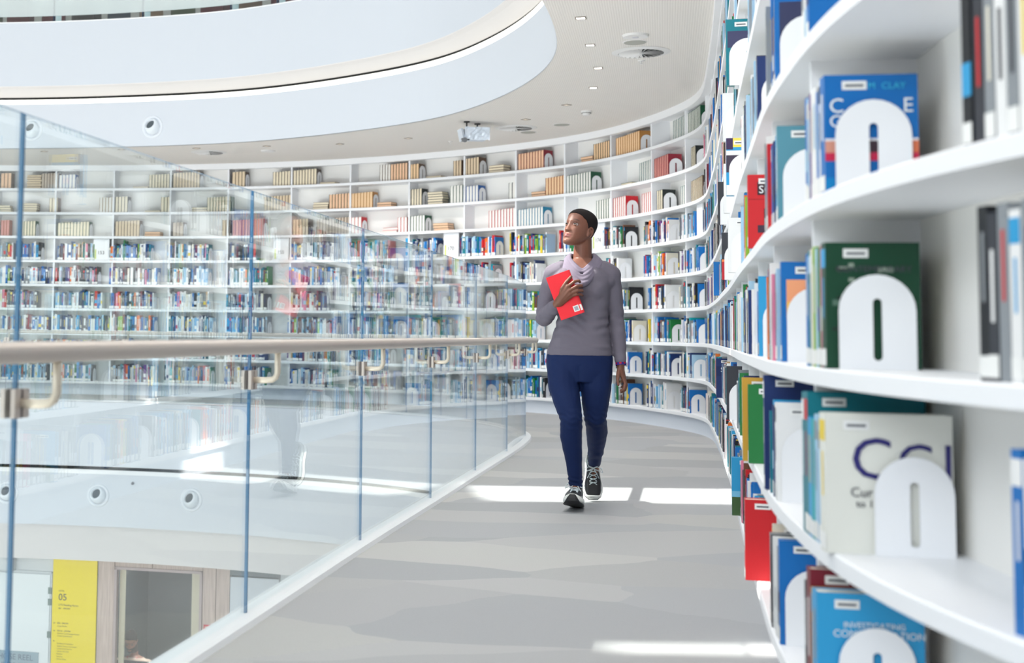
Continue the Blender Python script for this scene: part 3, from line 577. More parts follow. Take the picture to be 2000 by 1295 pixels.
def arch(mb, w=.147, h=.19, t=.0028):
    """bookend plate in the x=0 plane (y across, z up) with its long slot, and the foot under the books"""
    r = w/2; zc = h-r; N = 14; out = []
    for k in range(N+1): a = math.pi*k/N; out.append((r-r*math.cos(a), zc+r*math.sin(a)))
    y0, y1 = r-.0085, r+.0085; sl = []
    for k in range(N+1): a = math.pi*k/N; sl.append((r-.0085*math.cos(a), h*.70+.0085*math.sin(a)))
    bt = []
    for k in range(N+1): a = math.pi*k/N; bt.append((r-.0085*math.cos(a), .026-.0085*math.sin(a)))
    # two halves: left side from outline to slot
    for x in (0, t):
        left = [(0, 0)]+out[:N//2+1]+sl[:N//2+1][::-1]+bt[:N//2+1]+[(r, 0)]
        right = [(r, 0)]+bt[N//2:]+sl[N//2:][::-1]+out[N//2:]+[(w, 0)]
        for L in (left, right):
            pts = [(x, y, z) for y, z in L]; mb.poly(pts if x == t else pts[::-1])
    full = [(0, 0)]+out+[(w, 0)]
    for a, b in zip(full[:-1], full[1:]): mb.quad((0, a[0], a[1]), (0, b[0], b[1]), (t, b[0], b[1]), (t, a[0], a[1]))
    slot = sl+bt[::-1]
    for a, b in zip(slot, slot[1:]+slot[:1]): mb.quad((0, a[0], a[1]), (t, a[0], a[1]), (t, b[0], b[1]), (0, b[0], b[1]))
    mb.box(-.09, 0, .02, w-.02, .0, .0016)
BEND = mat('bookend_enamel', (240, 241, 244), .4)
amb = MB(); arch(amb); a_ob = amb.build('bookend', BEND); arch_me = a_ob.data; bpy.data.objects.remove(a_ob)
SIZEW = lambda w: 'slim' if w < .022 else ('thick' if w > .034 else '')
stuff_m, stuff_v = MB(), MB()
ST_ART = {'clay': 'blue hardback with aqua author name behind near arch bookend, fourth shelf up', 'pattern': 'dark green patterned textbook behind arch bookend, third shelf up, nearest camera', 'cci': 'large cream textbook with big navy letter C behind bookend, second shelf up',
  'invest': 'bright blue communication textbook with white title, bottom shelf nearest camera', 'soc': 'red hardback with dark title box reading SOC, fourth shelf up, right wall', 'quan': 'grey and red hardback titled Quan, fourth shelf up, right wall', 'sociology': 'yellow, pink and blue textbook lettered Soc Int, fifth shelf up, right wall',
  'how': 'white book with vertical red title band, fourth shelf up, right wall', 'island': 'blue textbook with green landscape and purple ring, bottom shelf, right wall', 'head': 'teal book with navy band sticking out of sixth shelf up, right wall', 'spss': 'navy manual with large white capitals on its cover, second shelf up near the corner',
  'orange_block': 'blue textbook with orange panel behind bookend, third shelf up, right wall', 'dark_block': 'bright blue book with dark panel behind bookend, fifth shelf up, right wall'}
for i in ITEMS:
    z = Z0+DZ*i['row']; M = wall_mat(i['s'], i['off'], z); bw = bay(i['s'])[1]
    if i['style'] == 'b':
        if i['sc'] <= 0 and not (-20 < px(on_wall(i['s'], .1, z+.1))[0] < 2010): continue
        x, y, f = px(on_wall(i['s'], .1, z+.1))
        if not (-15 < x < 2020 and -50 < y < 1330): continue
        o = bpy.data.objects.new('bookend', arch_me); C.objects.link(o); o.matrix_world = M
        which = '' if i.get('nb', 1) == 1 else ', %s from its left' % ORD[i['ord']]
        tag(o, 'white arched metal bookend, %s, %s%s' % (ROWN[i['row']], bw, which), 'bookend', 'arched bookends'); continue
    if i['style'] == 'm':
        if not i['solo']: modern(stuff_m, i['w'], i['d'], i['h'], i['col'], rb, M); continue
        mb = MB(); modern(mb, i['w'], i['d'], i['h'], i['col'], rb)
        if i.get('art') not in (None,): art(mb, i)
        elif i['d'] > .19 or i['s'] < 12: cover_deco(mb, i['w'], .03, .078, i['h']-.03, i['h']-.012, LABELC, 2); cover_deco(mb, i['w'], .036, .072, i['h']-.024, i['h']-.019, INK, 2.6)
        o = mb.build('library_book', BOOKM); o.matrix_world = M
        if i.get('art'): cover_text(o, i)
        lab = ST_ART.get(i.get('art')) or '%s %s book, %s in bay, %s, %s' % (SIZEW(i['w']), i['col'], ORD[i['ord']], ROWN[i['row']], bw)
        tag(o, lab.strip(), 'book', 'library books')
    else:
        fl = i['style'] == 'f'
        if fl:      # lying flat, page edges to the aisle
            Mx = M @ Matrix.Translation((0, 0, i['w']*(i['lvl']+.5)+.0005)) @ Matrix.Rotation(math.pi/2, 4, 'Y')
            Mx = Mx @ Matrix.Translation((0, 0, -i['h']/2))
        else: Mx = M
        if not i['solo']: vintage(stuff_v, i['w'], i['d'], i['h'], i['page'], i['col'], Mx); continue
        mb = MB(); vintage(mb, i['w'], i['d'], i['h'], i['page'], i['col'])
        o = mb.build('old_book', BOOKM); o.matrix_world = Mx
        tag(o, '%s%s %s %sbook, %s in bay, %s, %s' % ('flat ' if fl else '', PN[i['page']], VN.get(i['col'], i['col']), '' if fl else 'old ', ORD[i['ord']], ROWN[i['row']], bw), 'book', 'old books shelved page edges outward')
if stuff_m.v: tag(stuff_m.build('library_books', BOOKM), 'remaining rows of small distant library books packed on lower far shelves', 'books', kind='stuff')
if stuff_v.v: tag(stuff_v.build('old_books', BOOKM), 'remaining distant old books on the upper far shelves', 'books', kind='stuff')
# numbered bay cards on the sixth shelf
for t_, a, b in (('153', 26.2, 25.99), ('155', 23.46, 23.21), ('170', 20.79, 20.54), ('174', 18.33, 18.12), ('', 15.84, 15.60)):
    s = (a+b)/2; w_ = .24; M = wall_mat(s, .045, Z0+DZ*5); o = empty('bay_number_sign'); o.matrix_world = M
    words = {'153': 'at far left', '155': 'behind the glass', '170': 'left of the woman', '174': 'beside her head'}
    tag(o, ('white bay sign panel numbered %s on the sixth shelf up, %s' % (t_, words[t_])) if t_ else 'blank white bay sign panel on sixth shelf up, beside the corner', 'sign', 'bay number signs')
    mb = MB(); mb.box(-w_/2, w_/2, 0, .012, 0, DZ-.04); mb.build('panel', SHELFW, o)
    if t_:
        mb = MB(); mb.box(-w_/2+.02, w_/2-.01, -.004, 0, .02, .19); mb.build('card', mat('card_white', (244, 244, 246), .6), o)
        mb = MB(); mb.box(-w_/2+.022, -w_/2+.045, -.006, -.004, .02, .16); mb.build('stripe', mat('card_lime', (205, 215, 120), .6), o)
        M2 = Matrix(((-1, 0, 0, 0), (0, 0, 1, 0), (0, 1, 0, 0), (0, 0, 0, 1)))
        M3 = Matrix(((1, 0, 0, -.055), (0, 0, -1, -.0065), (0, 1, 0, .09), (0, 0, 0, 1)))
        text_mesh(t_, .072, TXTK, o, M3)
# ================================================================== BALUSTRADE
JO = [B.near(*p) for p in ((-1.07, 1.38), (-.62, 3.0), (-.16, 4.62), (.3, 6.24), (.78, 7.86), (1.25, 9.47), (1.71, 11.03))]
JO = [max(JO[0]-1.68, .05)]+JO+[B.near(2.19, 12.75)]
u = JO[-1]
for dlt in (.5, .5, .5, .5, .5, .55, .6, .8): u += dlt; JO.append(u)          # short facets round the tight bend
while u+1.65 < bEnd: u += 1.65; JO.append(u)
bal = empty('glass_balustrade', (*B.at(4), 0)); tag(bal, 'frameless glass balustrade with round steel handrail curving beside the carpet walkway', 'balustrade')
def lpart(o, p): o.parent = p; o.matrix_parent_inverse = Matrix.Translation(-p.location); return o
for a, b in zip(JO[:-1], JO[1:]):
    p, q = Vector((*B.at(a), 0)), Vector((*B.at(b), 0)); d = (q-p).normalized(); n = Vector((d.y, -d.x, 0)); g = .004; p += d*g; q -= d*g; h = .005
    mb = MB(); z0, z1 = .016, 1.445
    P = [p-n*h, q-n*h, q+n*h, p+n*h]; lo = [Vector((v.x, v.y, z0)) for v in P]; hi = [Vector((v.x, v.y, z1)) for v in P]
    mb.quad(lo[0], lo[1], hi[1], hi[0], None, 0); mb.quad(lo[2], lo[3], hi[3], hi[2], None, 0)
    mb.quad(lo[1], lo[2], hi[2], hi[1], None, 1); mb.quad(lo[3], lo[0], hi[0], hi[3], None, 1); mb.quad(hi[0], hi[1], hi[2], hi[3], None, 1); mb.quad(lo[3], lo[2], lo[1], lo[0], None, 1)
    lpart(mb.build('glass_panel', [GLASS, GEDGE]), bal)
lpart(sweep(B, [(-.06, 0), (-.06, .014), (-.012, .016), (-.012, .022), (.03, .022), (.052, .018), (.06, .0)], 0, bEnd, .08).build('base_channel', mat('channel_white', (232, 234, 236), .35)), bal)
mb = MB(); mb.tube([(*B.at(u, .10), .915) for u in np.arange(.02, bEnd, .1)], .0235, 14); lpart(mb.build('handrail', STEEL, smooth=True), bal)
for k, u in enumerate(JO[1:-1]):
    if 9 <= k+1 <= 14 and k % 2: continue
    t, n = B.tan(u), B.nor(u); M = Matrix(((t[0], n[0], 0, B.at(u)[0]), (t[1], n[1], 0, B.at(u)[1]), (0, 0, 1, 0), (0, 0, 0, 1)))
    br = MB(); br.tube([(0, .015, .80), (0, .06, .80), (0, .082, .802), (0, .094, .81), (0, .10, .825), (0, .10, .90)], .0105, 10)
    o = br.build('bracket', CREAM, smooth=True); o.matrix_world = Matrix.Identity(4); lpart(o, bal); o.matrix_basis = M
    cl = MB()
    for y0, y1 in ((-.018, -.007), (.007, .018)): cl.box(-.034, -.005, y0, y1, .768, .832); cl.box(.005, .034, y0, y1, .768, .832)
    c = cl.build('clamp', STEEL, o); sl = MB(); sl.box(-.0045, .0045, -.016, .016, .768, .832); sl.build('gasket', mat('gasket', (44, 24, 50), .6), o)

# ---- upper storey glass
ub = empty('upper_glass_balustrade', (*V.at(18), 5.075)); tag(ub, 'half-frosted glass balustrade with slim posts on the upper floor edge, top left', 'balustrade')
uj = [V.near(*p) for p in ((2.0, 13.6), (.9, 15.8), (-.3, 16.9), (-.92, 17.2), (-2.1, 17.75), (-3.35, 18.05), (-4.5, 18.3), (-6, 18.2))]
for a, b in zip(uj[:-1], uj[1:]):
    nn = 3
    for k in range(nn):
        p, q = Vector((*V.at(a+(b-a)*k/nn, -.1), 0)), Vector((*V.at(a+(b-a)*(k+1)/nn, -.1), 0)); mb = MB(); mf = MB()
        mb.quad((p.x, p.y, 5.07), (q.x, q.y, 5.07), (q.x, q.y, 5.17), (p.x, p.y, 5.17)); mb.quad((p.x, p.y+.01, 5.07), (q.x, q.y+.01, 5.07), (q.x, q.y+.01, 5.17), (p.x, p.y+.01, 5.17))
        lpart(mb.build('clear_strip', GLASS), ub); mf.box(-.5, .5, 0, .012, 5.17, 6.4); d = (q-p); L = d.length
        M = Matrix(((d.x/L*L, -d.y/L, 0, (p.x+q.x)/2), (d.y/L*L, d.x/L, 0, (p.y+q.y)/2), (0, 0, 1, 0), (0, 0, 0, 1)))
        o = mf.build('frosted_panel', FROST); lpart(o, ub); o.matrix_basis = M
for a in uj[1:-1]:
    mb = MB(); x, y = V.at(a, -.1); mb.cyl((x, y, 5.07), (x, y, 6.4), .012, n=8); lpart(mb.build('post', mat('post_grey', (60, 74, 92), .4, .4)), ub); mb = MB(); mb.box(x+.02, x+.10, y, y+.01, 5.07, 6.4); lpart(mb.build('fin', mat('fin_pale', (196, 212, 214), .4)), ub)
rr = random.Random(3)
for k in range(11):       # low furniture seen through the clear strip upstairs
    s = V.near(-4.6, 18.3)-.45*k; x, y = V.at(s, .9); c = rr.choice([(120, 86, 64), (96, 108, 70), (70, 60, 58), (178, 140, 110), (120, 40, 48), (60, 74, 92), (150, 116, 92)])
    mb = MB(); hh = rr.uniform(.5, .75); mb.box(-.16, .16, -.2, .2, 0, hh*.85); b_ = mb
    t_ = empty('upper_cabinet', (x, y, 5.05), rr.uniform(-.2, .2)); tag(t_, 'low %s cabinet behind the upper glass edge, %s from the left' % ({(120, 86, 64): 'brown', (96, 108, 70): 'olive', (70, 60, 58): 'dark', (178, 140, 110): 'pale wood', (120, 40, 48): 'dark red', (60, 74, 92): 'slate', (150, 116, 92): 'light brown'}[c], ORD[k]), 'cabinet', 'furniture on the upper floor')
    b_.build('body', mat('cab_%d_%d' % (c[0], c[1]), c, .7), t_); m2 = MB(); m2.box(-.17, .17, -.21, .21, hh*.85, hh*.9); m2.build('top', mat('cab_top', (90, 80, 74), .6), t_)

# ================================================================== CEILING FITTINGS
CZ = 3.38
def disc(mb, x, y, z, r0, r1, h, n=32, col=None): mb.rings([[(x+r*math.cos(2*math.pi*k/n), y+r*math.sin(2*math.pi*k/n), zz) for k in range(n)] for r, zz in ((r0, z), (r1, z-h))], True, col)
FIT = mat('fitting_white', (224, 223, 222), .5); GR = mat('grille_grey', (168, 168, 160), .6)
for x, y, w_ in ((2.9, 11.37, 'large round ceiling air diffuser with radial blades above the walkway, right of downlights'), (2.53, 15.69, 'round ceiling air diffuser with radial blades, right of the hanging projector'), (-1.23, 18.25, 'round ceiling air diffuser with radial blades at far left, above tan old books')):
    o = empty('air_diffuser', (x, y, CZ)); tag(o, w_, 'air vent', 'round ceiling air diffusers')
    mb = MB(); R = .245; n = 40
    for a, b, z in ((.245, .19, .0),):
        for k in range(n):
            c0, s0, c1, s1 = math.cos(2*math.pi*k/n), math.sin(2*math.pi*k/n), math.cos(2*math.pi*(k+1)/n), math.sin(2*math.pi*(k+1)/n)
            mb.quad((a*c0, a*s0, -.002), (b*c0, b*s0, -.014), (b*c1, b*s1, -.014), (a*c1, a*s1, -.002)); mb.quad((b*c0, b*s0, -.014), (b*c0, b*s0, -.002), (b*c1, b*s1, -.002), (b*c1, b*s1, -.014))
    mb.build('ring', FIT, o)
    mb = MB(); disc(mb, 0, 0, -.0015, .19, .19, .001); mb.build('throat', DARKSLOT, o)
    for k in range(24):
        mb = MB(); M = Matrix.Rotation(2*math.pi*k/24, 4, 'Z') @ Matrix.Translation((.105, 0, -.010)) @ Matrix.Rotation(.5, 4, 'X'); mb.prism([M @ Vector(p) for p in ((-.09, -.004, 0), (.08, -.021, 0), (.08, .021, 0), (-.09, .004, 0))], (0, 0, .0015)); mb.build('blade', FIT, o)
    mb = MB(); mb.cyl((0, 0, -.017), (0, 0, -.004), .016); mb.build('hub', FIT, o)
def round_fit(name, x, y, r, h, lab, cat, m=FIT, m2=None, r2=0):
    o = empty(name, (x, y, CZ)); tag(o, lab, cat); mb = MB(); disc(mb, 0, 0, 0, r, r*.93, h); mb.build('housing', m, o, smooth=False)
    if m2: mb = MB(); disc(mb, 0, 0, -h+.001, r2, r2, .004); mb.build('face', m2, o)
    return o
round_fit('ceiling_speaker', 2.75, 10.98, .10, .004, 'round grey ceiling speaker between the access point and the large diffuser', 'speaker', FIT, GR, .088)
round_fit('wireless_access_point', 2.69, 10.72, .105, .018, 'white round access point on the ceiling nearest the camera', 'access point', FIT, mat('ring_grey', (200, 200, 206), .4), .026)
round_fit('ceiling_speaker', 2.73, 16.02, .1, .004, 'round grey ceiling speaker just beyond the diffuser right of the projector', 'speaker', FIT, GR, .088)
round_fit('ceiling_speaker', 3.01, 15.4, .1, .004, 'round grey ceiling speaker between smoke detector and the far shelves', 'speaker', FIT, GR, .088)
round_fit('ceiling_speaker', -.42, 18.01, .1, .012, 'pale round ceiling speaker on the far left ceiling above cream old books', 'speaker', FIT, FIT, .08)
o = round_fit('smoke_detector', 3.09, 14.44, .06, .02, 'white smoke detector on the ceiling above the right-hand shelf corner', 'smoke detector'); mb = MB(); disc(mb, 0, 0, -.02, .05, .035, .028); mb.build('sensor_head', FIT, o); mb = MB(); disc(mb, 0, 0, -.0225, .052, .052, .004); mb.build('sensor_slot', DARKSLOT, o)
for x, y, l in ((2.99, 11.72, 'beside the large diffuser'), (1.9, 16.9, 'near the projector, over the far shelves')):
    o = round_fit('sprinkler', x, y, .03, .006, 'small white ceiling sprinkler %s' % l, 'sprinkler'); mb = MB(); mb.cyl((0, 0, -.03), (0, 0, -.004), .006, n=8); disc(mb, 0, 0, -.03, .016, .016, .002); mb.build('sprinkler_head', FIT, o)
LAMP = mat('downlight_lens', (255, 250, 245), .4, emit=(255, 248, 240), estr=6); LDIM = mat('downlight_lens_side', (190, 180, 168), .4, emit=(255, 240, 220), estr=.4)
spots = [(2.13, 10.15, 1), (2.41, 11.11, 1), (2.69, 12.07, 1), (2.86, 13.05, 1), (2.8, 14.06, 0), (2.54, 15.06, 0), (1.35, 16.66, 0), (.52, 17.26, 0), (-.43, 17.55, 0), (-1.37, 17.85, 0), (1.85, 9.2, 1), (1.55, 8.2, 1), (1.25, 7.2, 1), (.95, 6.2, 1), (.65, 5.2, 1), (.35, 4.2, 1), (.05, 3.2, 1), (-2.4, 18.1, 0), (-3.5, 18.4, 0)]
for k, (x, y, b) in enumerate(spots):
    o = empty('downlight', (x, y, CZ), -.28 if b else .6); tag(o, 'small square recessed ceiling downlight, %s in the row from the camera' % ORD[{10: 6, 11: 5, 12: 4, 13: 3, 14: 2, 15: 1, 16: 0, 17: 17, 18: 18}.get(k, k+7)], 'downlight', 'square recessed downlights')
    mb = MB(); r = .032
    for a, c in (((-r-.008, -r, -r-.008, r+.008), 0), ((r, r+.008, -r-.008, r+.008), 0), ((-r, r, -r-.008, -r), 0), ((-r, r, r, r+.008), 0)): mb.box(a[0], a[1], a[2], a[3], -.006, 0)
    sl_ = bpy.data.lights.new('spot', 'SPOT'); sl_.energy = 56 if y > 13.5 else (36 if y > 7.5 else 42); sl_.spot_size = 2.6; sl_.spot_blend = .6; sl_.shadow_soft_size = .05; sl_.color = (1, .97, .93); so_ = bpy.data.objects.new('downlight_beam', sl_); C.objects.link(so_); so_.parent = o; so_.location = (0, 0, -.03)
    mb.build('trim_frame', mat('downlight_trim', (140, 130, 120), .5), o); mb = MB(); mb.box(-r, r, -r, r, -.0035, 0); mb.build('lens', LAMP if b else LDIM, o)
# projector in clear wrap
o = empty('projector', (1.98, 15.3, CZ), .12); tag(o, 'ceiling-mounted white projector wrapped in clear plastic hanging from black mounts', 'projector')
for x in (-.08, .08):
    mb = MB(); mb.cyl((x, (.12 if x > 0 else -.02), -.012), (x, (.12 if x > 0 else -.02), 0), .035, n=16); mb.cyl((x, (.12 if x > 0 else -.02), -.09), (x, (.12 if x > 0 else -.02), -.01), .009, n=10); mb.build('mount', BLACK, o)
mb = MB(); mb.box(-.1, .16, -.06, .14, -.205, -.075); mb.build('body', mat('projector_white', (206, 216, 228), .35, .1), o, bevel=.012)
WR = mat('plastic_wrap', (214, 224, 236), .16, spec=.9, bump=1.0, bscale=9)
mb = MB(); rr = random.Random(5)
nx_, nz_ = 10, 6
gridp = [[Vector((-.115+.29*i/nx_, -.072+rr.uniform(-.012, .004), -.215+.145*j/nz_+rr.uniform(-.006, .006))) for i in range(nx_+1)] for j in range(nz_+1)]
for j in range(nz_):
    for i in range(nx_): mb.quad(gridp[j][i], gridp[j][i+1], gridp[j+1][i+1], gridp[j+1][i])
mb.build('wrap_front', WR, o)
mb = MB(); mb.prism([(-.165, -.09, -.09), (-.135, -.07, -.085), (-.10, -.07, -.215), (-.135, -.09, -.225)], (0, .18, 0)); mb.build('wrap_flap', WR, o)
mb = MB(); mb.cyl((-.12, -.10, -.225), (-.12, -.03, -.21), .028, n=16); mb.build('lens_barrel', GREYM, o); mb = MB(); mb.tube([(-.1, -.05, -.21), (-.06, -.04, -.212), (-.05, -.02, -.2)], .008); mb.build('cable', BLACK, o)
# jet nozzles on the bands
def nozzle(c, x, y, z, lab):
    s = c.near(x, y); t = c.tan(s); n = c.nor(s); px_, py_ = c.at(s); M = Matrix(((-t[0], n[0], 0, px_), (-t[1], n[1], 0, py_), (0, 0, 1, z), (0, 0, 0, 1))) @ Matrix.Scale(1.15, 4)
    o = empty('air_nozzle'); o.matrix_world = M; tag(o, lab, 'air vent', 'round jet nozzles')
    def ringp(rs, ys, name, m, tilt=None, cap=False):
        mb = MB(); R = []
        for r, y_ in zip(rs, ys):
            R.append([(r*math.cos(2*math.pi*k/32), y_, r*math.sin(2*math.pi*k/32)) for k in range(32)])
        mb.rings(R, cap); ob = mb.build(name, m, o, smooth=True)
        if tilt: ob.matrix_local = tilt
    ringp([.135, .130, .108, .098], [0, -.014, -.016, -.004], 'flange', mat('nozzle_flange', (222, 227, 233), .45)); ringp([.098, .094], [-.004, .02], 'shadow_ring', GREYM)
    T_ = Matrix.Translation((0, .015, 0)) @ Matrix.Rotation(-.42, 4, 'X') @ Matrix.Rotation(-.2, 4, 'Z')
    ringp([.092, .096, .092, .078, .062, .058, .052, .05], [.02, -.01, -.035, -.065, -.078, -.074, -.02, .03], 'eyeball', mat('nozzle_white', (226, 232, 238), .4), T_); ringp([.056, .001], [-.05, -.049], 'throat', mat('nozzle_hole_shade', (84, 92, 98), .8), T_)  # grey disc paints the shade inside the nozzle mouth
nozzle(V, -2.01, 17.6, 3.64, 'round white air nozzle on the upper white band above the left shelves'); nozzle(V, -3.66, 18.1, 3.64, 'round white air nozzle on the upper band, seen through glass at far left')
nozzle(B, -1.38, 17.6, -1.235, 'round white air nozzle on the lower band, right of the pair'); nozzle(B, -2.62, 17.95, -1.235, 'round white air nozzle on the lower band, left of the pair'); nozzle(B, -3.85, 18.1, -1.235, 'round white air nozzle on the lower band cut by the photo edge')
o = empty('sprinkler', (*B.at(B.near(-2.15, 17.9), -.002), -1.06)); tag(o, 'tiny side-wall sprinkler on the lower white band between two nozzles', 'sprinkler'); mb = MB(); mb.cyl((0, -.02, 0), (0, 0, 0), .018, n=12); mb.build('rose', GREYM, o); mb = MB(); mb.cyl((0, -.05, 0), (0, -.02, 0), .006, n=8); mb.build('tip', GREYM, o)

# ================================================================== LOWER STOREY WALL
WM = Matrix(((.9725, .233, 0, -4.3), (-.233, .9725, 0, 18.75), (0, 0, 1, 0), (0, 0, 0, 1)))   # x along the wall, -y towards the void
def lower(mb, name, m, parent=None, **k):
    o = mb.build(name, m, parent, **k)
    if parent is None: o.matrix_world = WM
    return o
def lemp(name, x, y, z):
    o = empty(name); o.matrix_world = WM @ Matrix.Translation((x, y, z)); return o
FL = -5.1
LW = mat('lower_white_wall', (206, 210, 212), .7)
mb = MB(); mb.box(-2.5, 1.09, .0, .1, FL, -1.7); mb.box(1.09, 1.74, .02, .1, FL, -1.7); mb.box(4.25, 7.5, 0, .1, FL, -1.7); struct(lower(mb, 'wall_lower', LW))
def woodm():
    m = mat('grey_oak_veneer', (196, 176, 166), .55); nt = m.node_tree; b = nt.nodes['Principled BSDF']; tc = nt.nodes.new('ShaderNodeTexCoord'); mp = nt.nodes.new('ShaderNodeMapping'); mp.inputs['Scale'].default_value = (40, 40, 1.6)
    n = nt.nodes.new('ShaderNodeTexNoise'); n.inputs['Scale'].default_value = 1.5; n.inputs['Detail'].default_value = 5; cr = nt.nodes.new('ShaderNodeValToRGB'); cr.color_ramp.elements[0].color = srgb(178, 158, 148); cr.color_ramp.elements[1].color = srgb(208, 190, 180); cr.color_ramp.elements[0].position = .3; cr.color_ramp.elements[1].position = .7
    nt.links.new(tc.outputs['Object'], mp.inputs['Vector']); nt.links.new(mp.outputs['Vector'], n.inputs['Vector']); nt.links.new(n.outputs['Fac'], cr.inputs['Fac']); nt.links.new(cr.outputs['Color'], b.inputs['Base Color']); return m
WOOD = woodm()
wp = lemp('wall_wood_panelling', 0, 0, 0); struct(wp)
for a, b, z0, z1 in ((1.74, 1.97, FL, -1.7), (1.975, 2.5, -2.19, -1.7), (2.505, 3.2, -2.19, -1.7), (3.2, 3.38, FL, -1.7), (3.385, 3.57, FL, -1.7)):
    mb = MB(); mb.box(a, b-.004, 0, .1, z0, z1); mb.build('panel', WOOD, wp)
mb = MB(); mb.box(1.975, 3.195, 0, .1, FL, -4.3); mb.build('panel', WOOD, wp)
# yellow directory sign
ys = lemp('directory_sign', 1.41, 0, FL); tag(ys, 'tall yellow level directory sign with dark lettering on the lower floor wall', 'sign')
mb = MB(); mb.box(-.31, .32, -.02, 0, .02, 3.1); mb.build('panel', mat('sign_yellow', (232, 210, 40), .5), ys)
SI = mat('sign_ink', (50, 56, 76), .5); SI2 = mat('sign_ink_soft', (120, 116, 60), .5)
def stxt(s, x, z, size, m=SI): text_mesh(s, size, m, ys, Matrix(((1, 0, 0, x-1.41), (0, 0, -1, -.0215), (0, 1, 0, z-FL), (0, 0, 0, 1))))
stxt('LEVEL', 1.19, -2.56, .032, SI2); stxt('05', 1.185, -2.672, .125); stxt('UTS Reading Room', 1.19, -2.745, .036, SI); stxt('001 - 999.999', 1.19, -2.79, .03, SI)
stxt('07', 1.125, -2.985, .024, SI); stxt('800 - 999.999', 1.18, -2.985, .028); stxt('Large Books', 1.18, -3.02, .028, SI2); stxt('06', 1.125, -3.085, .024); stxt('500.22 - 699.999', 1.18, -3.085, .028); stxt('Assistive Technologies Rooms', 1.18, -3.118, .026, SI2); stxt('Group Study Rooms', 1.18, -3.15, .026, SI2)
stxt('05', 1.125, -3.22, .024)
for k, s in enumerate(('Exhibition Computers', 'Student Access Computers', 'Group Study Rooms', 'Library Info Hub', 'Returns', 'Security', 'Service Desk')): stxt(s, 1.18, -3.25-.034*k, .026, SI2)
stxt('04', 1.12, -3.53, .024); stxt('Refectory - Meeting', 1.17, -3.53, .028)
# hose reel cupboard door
d1 = lemp('door_1', .3, 0, FL); struct(d1)
mb = MB(); mb.box(-.82, .755, -.012, 0, 0, 2.75); mb.build('door_leaf', mat('door_white', (222, 228, 230), .5), d1); mb = MB(); mb.box(.765, .785, -.014, 0, 0, 2.79); mb.box(-.9, .785, -.014, 0, 2.765, 2.79); mb.build('door_frame', mat('frame_grey', (196, 202, 204), .5), d1)
for z in (2.50, 2.35, 1.92): mb = MB(); mb.box(.735, .785, -.022, -.012, z, z+.085); mb.build('hinge', mat('hinge_grey', (120, 134, 130), .5, .3), d1)
mb = MB(); mb.box(-.9, .25, -.10, 0, 2.83, 3.3); struct(lower(MB(), 'tmp', LW)) if False else None
bx = lemp('duct_casing', -.1, 0, -2.3); tag(bx, 'boxed white duct casing above the hose reel door at the photo edge', 'casing'); mb = MB(); mb.box(-.9, .65, -.12, 0, 0, .6); mb.build('casing', LW, bx); mb = MB(); mb.box(-.9, .655, -.125, 0, -.01, 0); mb.build('bottom_trim', mat('frame_grey', (196, 202, 204)), bx)
hs_ = lemp('hose_reel_sign', .55, -.014, -3.72); tag(hs_, 'grey sign lettered HOSE REEL HYDRANT on the white lower door', 'sign'); mb = MB(); mb.box(-.28, .37, -.006, 0, 0, .335); mb.build('plate', mat('hose_plate', (150, 168, 178), .5), hs_)
for k, s in enumerate(('HOSE REEL', 'HYDRANT')): text_mesh(s, .105, mat('hose_ink', (104, 118, 130), .5), hs_, Matrix(((1, 0, 0, -.22), (0, 0, -1, -.0075), (0, 1, 0, .225-.115*k), (0, 0, 0, 1))))
# office window and the room behind it
wn = lemp('window_1', 2.585, 0, -4.3); struct(wn); ALU = mat('window_frame', (176, 160, 158), .5)
for a in ((-.61, -.575, 0, 2.11), (.575, .61, 0, 2.11), (-.61, .61, 0, .035), (-.61, .61, 2.075, 2.11)): mb = MB(); mb.box(a[0], a[1], -.02, .06, a[2], a[3]); mb.build('window_frame', ALU, wn)
mb = MB(); mb.quad((-.575, .02, .035), (.575, .02, .035), (.575, .02, 2.075), (-.575, .02, 2.075)); mb.build('glass_pane', WINGL, wn)
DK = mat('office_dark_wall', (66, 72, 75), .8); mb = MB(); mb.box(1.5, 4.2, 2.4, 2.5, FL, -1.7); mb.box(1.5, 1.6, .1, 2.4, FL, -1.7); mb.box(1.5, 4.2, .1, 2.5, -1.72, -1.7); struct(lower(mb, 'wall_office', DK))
CRM = mat('office_cream', (206, 196, 172), .7)
mb = MB(); mb.box(2.01, 2.085, .10, .13, FL, -1.75); struct(lower(mb, 'trim_8', CRM)); mb = MB(); mb.box(3.0, 3.12, .16, .2, FL, -1.75); struct(lower(mb, 'trim_9', CRM))
osf = lemp('office_shelf_unit', 3.4, .3, FL); tag(osf, 'cream office shelf unit behind the window, beside the cream pillar', 'shelf')
for z in (1.9, 2.4, 2.85): mb = MB(); mb.box(-.34, -.2, 0, .6, z, z+.03); mb.build('shelf', CRM, osf)
mb = MB(); mb.box(-.21, -.2, 0, .6, 1.2, 3.0); mb.build('side_panel', CRM, osf)
for k, c in enumerate(((40, 60, 120), (70, 76, 100))):
    mb = MB(); mb.box(-.04, .04, 0, .22, 0, .3); o = lemp('box_file', 3.16, .35+.2*k, FL+1.93+.5*k); tag(o, '%s upright file on the office shelf behind the window' % ('navy' if k == 0 else 'slate grey'), 'file'); mb.build('case', mat('file%d' % k, c), o); m2 = MB(); m2.box(-.025, .025, -.002, 0, .1, .22); m2.build('spine_label', CRM, o)
